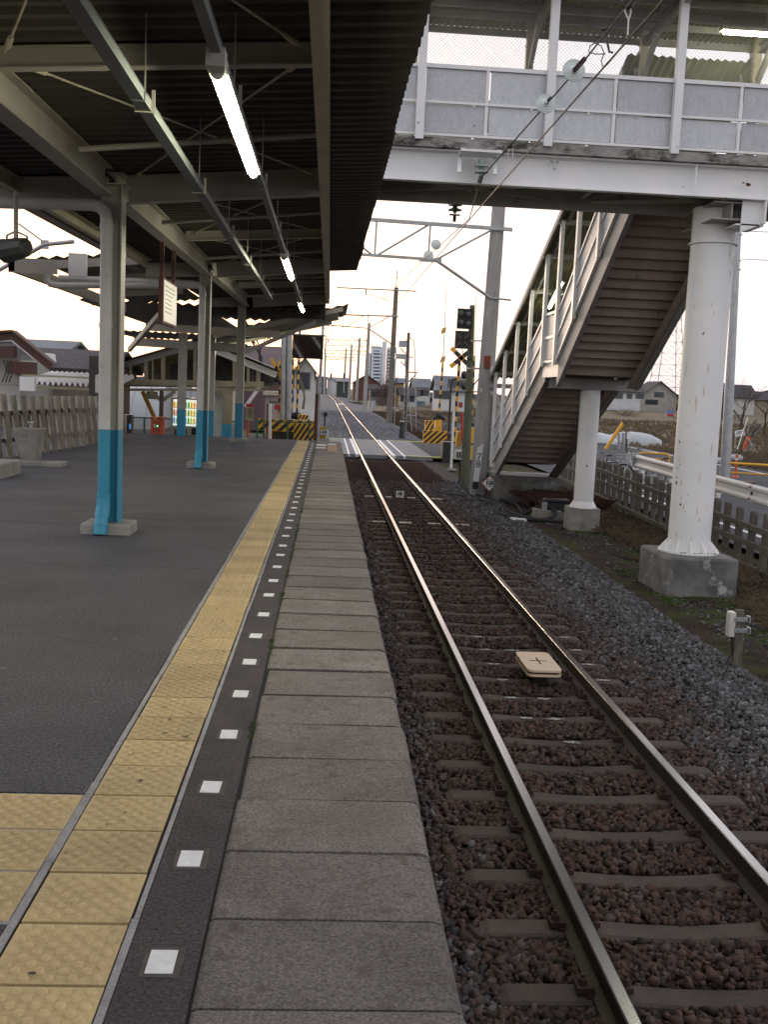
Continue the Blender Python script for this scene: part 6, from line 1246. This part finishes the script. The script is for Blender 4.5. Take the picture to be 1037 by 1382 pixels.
hs(528, 546, 546, 516, 511, 230, 8, M('ochre wall', (.36, .24, .08), None, .8, .8), blue_r, 'ochre building with a blue roof beside the brown line pole', wins=((535, 530, 2, 1.2),))
hs(478, 512, 541, 516, 506, 260, 14, M('rust shed wall', (.14, .07, .055), (.1, .05, .04), .3, .9), dark, 'rusty red brown shed in front of the white tower', 'Y', cat='shed')
hs(442, 470, 528, 512, 510, 420, 14, wh2, greyr, 'pale flat building closing the view where the track vanishes')
hs(455, 471, 534, 515, 511, 300, 30, M('dark green shed', (.05, .075, .06), None, .5, .8), greyr, 'dark green long shed right of the vanishing track', cat='shed')
hs(500, 524, 544, 525, 520, 215, 6, M('grey wall', (.2, .2, .21), None, .8, .8), dark, 'grey walled building low in front of the tower', cat='house', wins=((506, 536, 1.6, 1.2), (517, 536, 1.6, 1.2)))
# left of the line beyond the crossing
hs(330, 378, 560, 500, 470, 62, 10, purple, M('plum roof', (.11, .075, .08), (.085, .06, .065), .8, .8), 'large plum coloured building under bare branches left of the mirror', zb=-1.2)
hs(398, 425, 548, 500, 484, 95, 12, wh, greyr, 'white gabled house seen under the track mirror', 'Y', wins=((409, 525, 1.2, 1.5),))
bare_tree(tuple(at(352, 520, Y=58)), 5.5, 'bare branching tree above the plum coloured building', 21, .8, depth=5)
bare_tree(tuple(at(409, 552, Y=80)), 5.5, 'bare tree with pale twigs in front of the white gabled house', 22, .7, M('pale twig', (.16, .15, .10), None, 3, .9), 5)
def car(loc, rz, body, lab, cabin=None):
    t = thing('parked_car', loc, lab, 'car'); T = Vector(loc); mb = MB()
    prof = [(-2.0, .25), (-2.05, .6), (-1.9, .85), (-1.0, .95), (-.45, 1.42), (1.2, 1.45), (1.85, .95), (2.0, .8), (2.0, .28)]
    mb.prism(prof, T+Vector((0, -.8, 0)), (0, 1.6, 0)); mb.build('body', body, t)
    mb = MB(); mb.prism([(-.95, .97), (-.42, 1.36), (1.15, 1.38), (1.7, .97)], T+Vector((0, -.81, 0)), (0, 1.62, 0)); mb.build('window', M('car glass', (.03, .04, .05), None, 5, .08), t)
    for x in (-1.3, 1.25):
        for y in (-.78, .62): mb = MB(); mb.lathe([(.3, 0), (.31, .08), (.3, .16)], T+Vector((x, y, .3)), 16, (0, 1, 0)); mb.build('wheel', m_rubber, t)
    for y in (-.6, .6): MB().sph(T+Vector((-2.0, y, .65)), .11, 8, (.4, 1, .7)).build('headlight', m_porc, t)
    t.rotation_euler.z = rz; return t
cp_ = lambda n, c: M(n, c, None, 5, .25, spec=.6)
car(tuple(at(401, 543, Y=120)), R(78), cp_('dark blue car paint', (.02, .05, .14)), 'dark blue car parked left of the line beyond the crossing')
car(tuple(at(412, 538, Y=150)), R(80), cp_('pale blue car paint', (.2, .3, .38)), 'pale blue car parked behind the dark blue one')
car(tuple(at(568, 551, Y=210)), R(80), cp_('dark teal car paint', (.06, .10, .12)), 'small teal car standing alone in the dry field behind the signal mast')
def truck(loc, rz):
    t = thing('parked_truck', loc, 'small red and blue truck parked far off in the field left of the white column', 'truck'); T = Vector(loc)
    MB().prism([(-1.7, .35), (-1.75, 1.1), (-1.4, 1.75), (-.4, 1.8), (-.4, .35)], T+Vector((0, -.7, 0)), (0, 1.4, 0)).build('cab', cp_('blue cab', (.1, .2, .5)), t)
    MB().box(T+Vector((-.38, -.72, .55)), T+Vector((1.8, .72, 1.15))).build('cargo_bed', cp_('red bed', (.45, .03, .03)), t)
    for x in (-1.1, 1.1):
        for y in (-.7, .56): mb = MB(); mb.lathe([(.27, 0), (.27, .15)], T+Vector((x, y, .27)), 14, (0, 1, 0)); mb.build('wheel', m_rubber, t)
    t.rotation_euler.z = rz
truck(tuple(at(904, 566, Y=215)), R(255))
t = thing('red_crate', tuple(at(622, 549, Y=130)), 'small dark red box in the field behind the signal post', 'box'); MB().box(at(619, 550, Y=130), at(625, 543, Y=130)+Vector((0, 1, 0))).build('box', cp_('dull red', (.25, .02, .03)), t)
# houses on the right
hs(822, 866, 553, 526, 516, 300, 10, wh2, dark, 'large white two storey house with a dark roof left of the pylon', wins=((850, 527, 2, 1.5), (863, 527, 2, 1.5), (835, 538, 2.6, 1.6), (850, 538, 1.6, 1.4), (864, 538, 2.4, 1.4)), over=1)
hs(866, 915, 556, 532, 515, 320, 12, M('cream house wall', (.42, .40, .36), None, .8, .85), dark, 'white house with a dark gable roof in front of the pylon', 'Y', wins=((890, 536, 3, 1.6), (880, 546, 4, 1.5)), over=1.2)
hs(800, 822, 553, 535, 524, 330, 10, wh, blue_r, 'small white house with a blue roof behind the small column')
hs(948, 985, 548, 528, 517, 310, 12, M('ochre wall', (.36, .24, .08), None, .8, .8), blue_r, 'ochre house with a deep blue tile roof right of the white column', wins=((958, 532, 2, 1.4), (972, 532, 2, 1.4)), over=1)
hs(945, 985, 556, 542, 534, 285, 8, M('brown wall', (.16, .10, .07), None, .8, .8), blue_r, 'lower blue roofed house in front of the ochre house', over=1)
hs(985, 1020, 551, 534, 520, 330, 12, wh, dark, 'far grey roofed house behind the bare trees at right', over=1)
hs(1010, 1060, 551, 538, 530, 360, 12, tan, dark, 'low dark roofed house at the right picture edge', over=1)
def hill(name, px0, px1, Y, pyt, seed, lab):
    g = random.Random(seed); mb = MB(); n = 60; xs = [at(px0+(px1-px0)*k/n, 545, Y=Y).x for k in range(n+1)]
    for k, x in enumerate(xs): z = at(px0+(px1-px0)*k/n, pyt+4*mn.noise((k*.35, seed, 0))+2*g.random(), Y=Y).z; mb.v += [(x, Y-6, -1.4), (x, Y, z), (x, Y+12, -1.4)]
    mb.f = [f for k in range(n) for f in ((3*k, 3*k+3, 3*k+4, 3*k+1), (3*k+1, 3*k+4, 3*k+5, 3*k+2))]; mb.m = [0]*len(mb.f); o = mb.build(name, M('distant trees', (.075, .062, .06), (.05, .045, .042), .12, .95, bump=1, bs=1), None, kind='stuff'); return o
hill('far_treeline', 560, 1300, 460, 531, 3, ''); hill('far_treeline', -500, 440, 420, 507, 5, ''); hill('far_treeline', 925, 1240, 380, 527, 8, '')
# lattice pylon
Y = 420; t = thing('pylon', tuple(at(902, 550, Y=Y)), 'pale lattice pylon rising behind the white houses', 'pylon'); mb = MB(); zt, zb_ = at(902, 400, Y=Y).z, -1.3; c = at(902, 500, Y=Y).x; mpy = M('pylon steel', (.42, .42, .46), None, 5, .6)
def leg(i, f): w_ = 6.5*(1-f)+2.2*f; return Vector((c+w_*(1 if i in (0, 1) else -1), Y+w_*(1 if i in (1, 2) else -1), zb_+(zt-zb_)*f))
for i in range(4): mb.tube([leg(i, 0), leg(i, 1)], .16, 4)
for k in range(10):
    for i in range(4): mb.tube([leg(i, k/10), leg((i+1) % 4, (k+1)/10)], .07, 3); mb.tube([leg((i+1) % 4, k/10), leg(i, (k+1)/10)], .07, 3); mb.tube([leg(i, k/10), leg((i+1) % 4, k/10)], .07, 3)
mb.build('lattice', mpy, t)
# field clutter, brush, poly tunnels, sticks on the right
zf_ = -1.36
def fb_(px, py, r, lab, mat, n=500, k=(1.4, 1, .6), seed=None, name='bush', leaf=.1): p = at(px, py, Z=zf_); return bush(tuple(p), r, lab, mat, int(n*3), seed or int(px*3+py), k, name, leaf*.4*max(1, r/2))
fb_(868, 592, 1.9, 'reddish brown dead brush mound behind the bicycles', m_bushr, 900, (1.6, 1, .75), leaf=.06)
fb_(890, 598, 1.1, 'bright green leafy clump behind the yellow barrier', m_bushg, 500, (1.6, 1, .5), leaf=.07)
fb_(845, 562, 3.2, 'yellow green clump in the middle of the field', m_bushy, 500, (1.4, 1, .55)); fb_(800, 556, 3.2, 'dark green row of plants below the white house', m_bushg, 500, (2.6, 1, .35))
fb_(965, 600, 1.7, 'dark red brown heap beside the tall grey pole', m_bushr, 800, (1.3, 1, .9), leaf=.06); fb_(948, 575, 3, 'evergreen shrub left of the tall grey pole', m_dg, 600, (1, 1, .8))
fb_(975, 568, 3.5, 'evergreen shrub under the bare tree at right', m_dg, 600, (1.5, 1, .6))
fb_(522, 548, 5.5, 'tall reddish brown thicket beside the brown line pole', M('thicket', (.12, .065, .055), (.085, .05, .042), .6, .95), 1500, (.75, .8, 1.25), leaf=.09); fb_(500, 538, 6, 'brown thicket behind the grey equipment boxes', m_bushb, 1000, (1, 1, .9)); fb_(483, 546, 3, 'green weeds at the foot of the pale line pole', m_bushg, 300, (1, 1, .3))
fb_(610, 562, 3, 'dry brush patch in the field behind the crossing gate', m_bushb, 600, (3, 1, .3)); fb_(640, 556, 4, 'long brown brush strip below the pale house', m_bushb, 700, (4, 1, .25)); fb_(590, 572, 2, 'brown brush right of the signal mast', m_bushb, 700, (2.5, 1, .4), leaf=.06)
for k, (px, py, lab) in enumerate(((760, 562, 'brown brush behind the stairs'), (815, 575, 'low brown brush between the columns'), (1020, 578, 'dry brown brush at the right edge'), (930, 568, 'brown brush strip behind the white column'), (1035, 600, 'sparse dry weeds beyond the road at the right edge'))): fb_(px, py, 2.4, lab, m_bushb if k % 2 else m_bushy, 700, (2.2, 1, .4), leaf=.07)
tufts('field_grass', 7000, (8, 60), (56, 150), zf_, .3, M('field straw', (.20, .145, .085), (.13, .09, .055), .3, .95), 31, .5, wd=.012)
tufts('bank_weeds', 4500, (5.6, 10), (55.5, 130), zf_+.02, .25, m_bushb, 35, .6, wd=.009)
tufts('roadside_weeds', 4000, (18.5, 30), (36, 62), zf_, .22, m_dry, 32, .6, wd=.007)
tufts('field_weeds', 2500, (12, 70), (62, 170), zf_, .2, m_bushg, 33, .6, lambda x, y: mn.noise((x*.05, y*.03, 2)) > .22, wd=.02)
for px, py, h_, s_, lab in ((1000, 592, 6.2, 31, 'large bare tree behind the stacked sticks at right'), (1032, 590, 5.6, 32, 'bare tree at the right picture edge'), (968, 578, 6, 34, 'bare tree partly behind the tall grey pole'), (622, 556, 6, 33, 'small bare tree in front of the pale grey house')): bare_tree(tuple(at(px, py, Z=zf_)), h_*(1.0 if px > 700 else .9), lab, s_, .75, depth=6 if px > 900 else 5)
for (px, py, w_, lab) in ((800, 601, 1.6, 'white plastic covered mound left of the leaning yellow tube'), (852, 600, 2.0, 'pale plastic covered mound behind the bicycles')):
    p = at(px, py, Z=zf_); t = thing('covered_mound', tuple(p), lab, 'covered mound'); n = 8; mb = MB()
    for i in range(7):
        u = -w_+2*w_*i/6; r = .85*math.sqrt(max(.05, 1-(u/w_)**2*.8))
        for j in range(n+1): a = math.pi*j/n; mb.v.append((p.x+u, p.y+r*math.cos(a), p.z+r*1.0*math.sin(a)*(1+.1*mn.noise((i*1.1, j*.8, px)))))
    mb.f = [(i*(n+1)+j, i*(n+1)+j+1, (i+1)*(n+1)+j+1, (i+1)*(n+1)+j) for i in range(6) for j in range(n)]; mb.m = [0]*len(mb.f); mb.build('plastic_sheet', pg, t, smooth=60)
t = thing('leaning_pole', tuple(at(818, 606, Y=47)), 'yellow guard tube leaning up to the right behind the bicycles', 'guard tube'); MB().tube([at(818, 606, Y=47), at(842, 570, Y=47)], .085, 10).build('tube', m_yel, t); MB().tube([at(842, 570.5, Y=47), at(843, 569, Y=47)], .12, 10).build('end_cap', m_black, t)
t = thing('field_meter', tuple(at(845, 606, Y=48)), 'dark post with a white meter box behind the bicycles', 'meter post'); MB().bar(at(846, 610, Y=48), at(846, 582, Y=48), .08).build('post', m_plate, t); pbox(846.5, 583, 851, 592, 47.9, .2, m_bwhite, t, 'meter_box')
t = thing('metal_frame', tuple(at(838, 606, Y=48)), 'pair of pale metal posts left of the white meter box', 'frame'); [MB().tube([at(px, 606, Y=48), at(px, 584, Y=48)], .06, 8).build('post', m_alu, t) for px in (836, 842)]
Y = 47; t = thing('field_sign', tuple(at(1002, 600, Y=Y)), 'tilted white notice board on sticks beside the bare tree', 'sign'); c = at(999.5, 584.5, Y=Y)
mb = MB(); mb.bar(c-Vector((.22, 0, .05)), c+Vector((.22, 0, .05)), .03, .28); mb.build('board', m_white, t); MB().bar(at(993, 605, Y=Y+.1), at(994, 583, Y=Y+.1), .035).build('leg', m_alu, t)
for k in range(3): MB().bar(c+Vector((-.16, -.02, .06-.05*k-.02)), c+Vector((.14-.06*k, -.02, .12-.05*k-.02)), .004, .018).build('faint_line', m_plate, t)
t = thing('stick_pile', tuple(at(1005, 615, Y=45)), 'leaning bundle of poles and sticks with a red and white cone behind the road', 'stick pile'); g = random.Random(4)
for k in range(12): a = at(1000+g.uniform(-8, 8), 612+g.uniform(-4, 4), Y=46+g.uniform(-1, 1)); b = at(1017+g.uniform(-10, 14), 566+g.uniform(-4, 14), Y=46+g.uniform(-1, 1)); MB().bar(a, b, .05, .05).build('pole', m_dwood if k % 3 else m_alu, t)
MB().tube([at(1004, 607, Y=45), at(1012, 590, Y=45)], [.06, .13], 8).build('red_cone', m_org, t); MB().tube([at(1010, 592, Y=44.8), at(1020, 608, Y=44.8)], .03, 6).build('strut', m_alu, t)
for (px, py, lab) in ((968, 622, 'white sack at the foot of the tall grey pole'), (994, 618, 'flat white sack between the grey pole and the bollard'), (950, 593, 'pale bundle left of the tall grey pole')): p = at(px, py, Y=46.5); lone(MB().sph(p, .3, 10, (1.2, .8, .6)), 'sack', pg, tuple(p), lab, 'sack', smooth=60)
lone(MB().cbox(tuple(at(953, 588, Z=zf_)), (2.4, 1.2, 2.0), .2), 'dark_tarp', M('tarp', (.12, .12, .12), (.08, .08, .085), 1, .8), tuple(at(953, 588, Z=zf_)), 'grey tarpaulin bundle between the white column and the grey pole', 'tarpaulin bundle')
for (a, b, lab) in (((8.6, 60), (8.6, 92), 'brown slatted fence running along the field beyond the crossing'),):
    t = thing('field_fence', (7.5, 60, zf_), lab, 'fence'); A_ = at(553, 590, Y=62); B_ = at(541, 560, Y=100)
    for k in range(24): p = Vector((6.0+.05*k, 60+1.7*k, zf_)); MB().box(p-Vector((.06, .1, 0)), p+Vector((.06, .1, .95))).build('fence_post', m_dwood, t)
    for z in (.35, .75): MB().bar((6.0, 60, zf_+z), (7.2, 101, zf_+z), .05, .12).build('fence_rail', m_dwood, t)
for k in range(3):
    p = at(1000-30*k, 600, Y=60+8*k)
t = thing('street_lamp', tuple(at(127, 480, Y=45)), 'small street lamp head showing left of the first column', 'street lamp'); MB().box(at(123, 412, Y=45), at(133, 409, Y=45)+Vector((0, .2, 0))).build('lamp_head', m_steelg, t); MB().tube([at(134, 411, Y=45.1), at(137, 412, Y=45.1), at(137, 520, Y=45.1)], .06, 8).build('pole', m_steelg, t)
# thin service wires
for k, (p0_, p1_, lab) in enumerate((((15.0, 38, 7.9), (60, 40, 9.5), 'thin wire leaving the tall grey pole to the right, upper'), ((15.0, 38, 6.9), (60, 42, 8.0), 'thin wire leaving the tall grey pole to the right, lower'), ((4.9, 87, 9.4), (-1.2, 120, 9.0), 'thin wire from the brown line pole over the track'))): wire('service_wire', [p0_, tuple((a_+b_)/2-(.25 if i == 2 else 0) for i, (a_, b_) in enumerate(zip(p0_, p1_))), p1_], .012, lab)
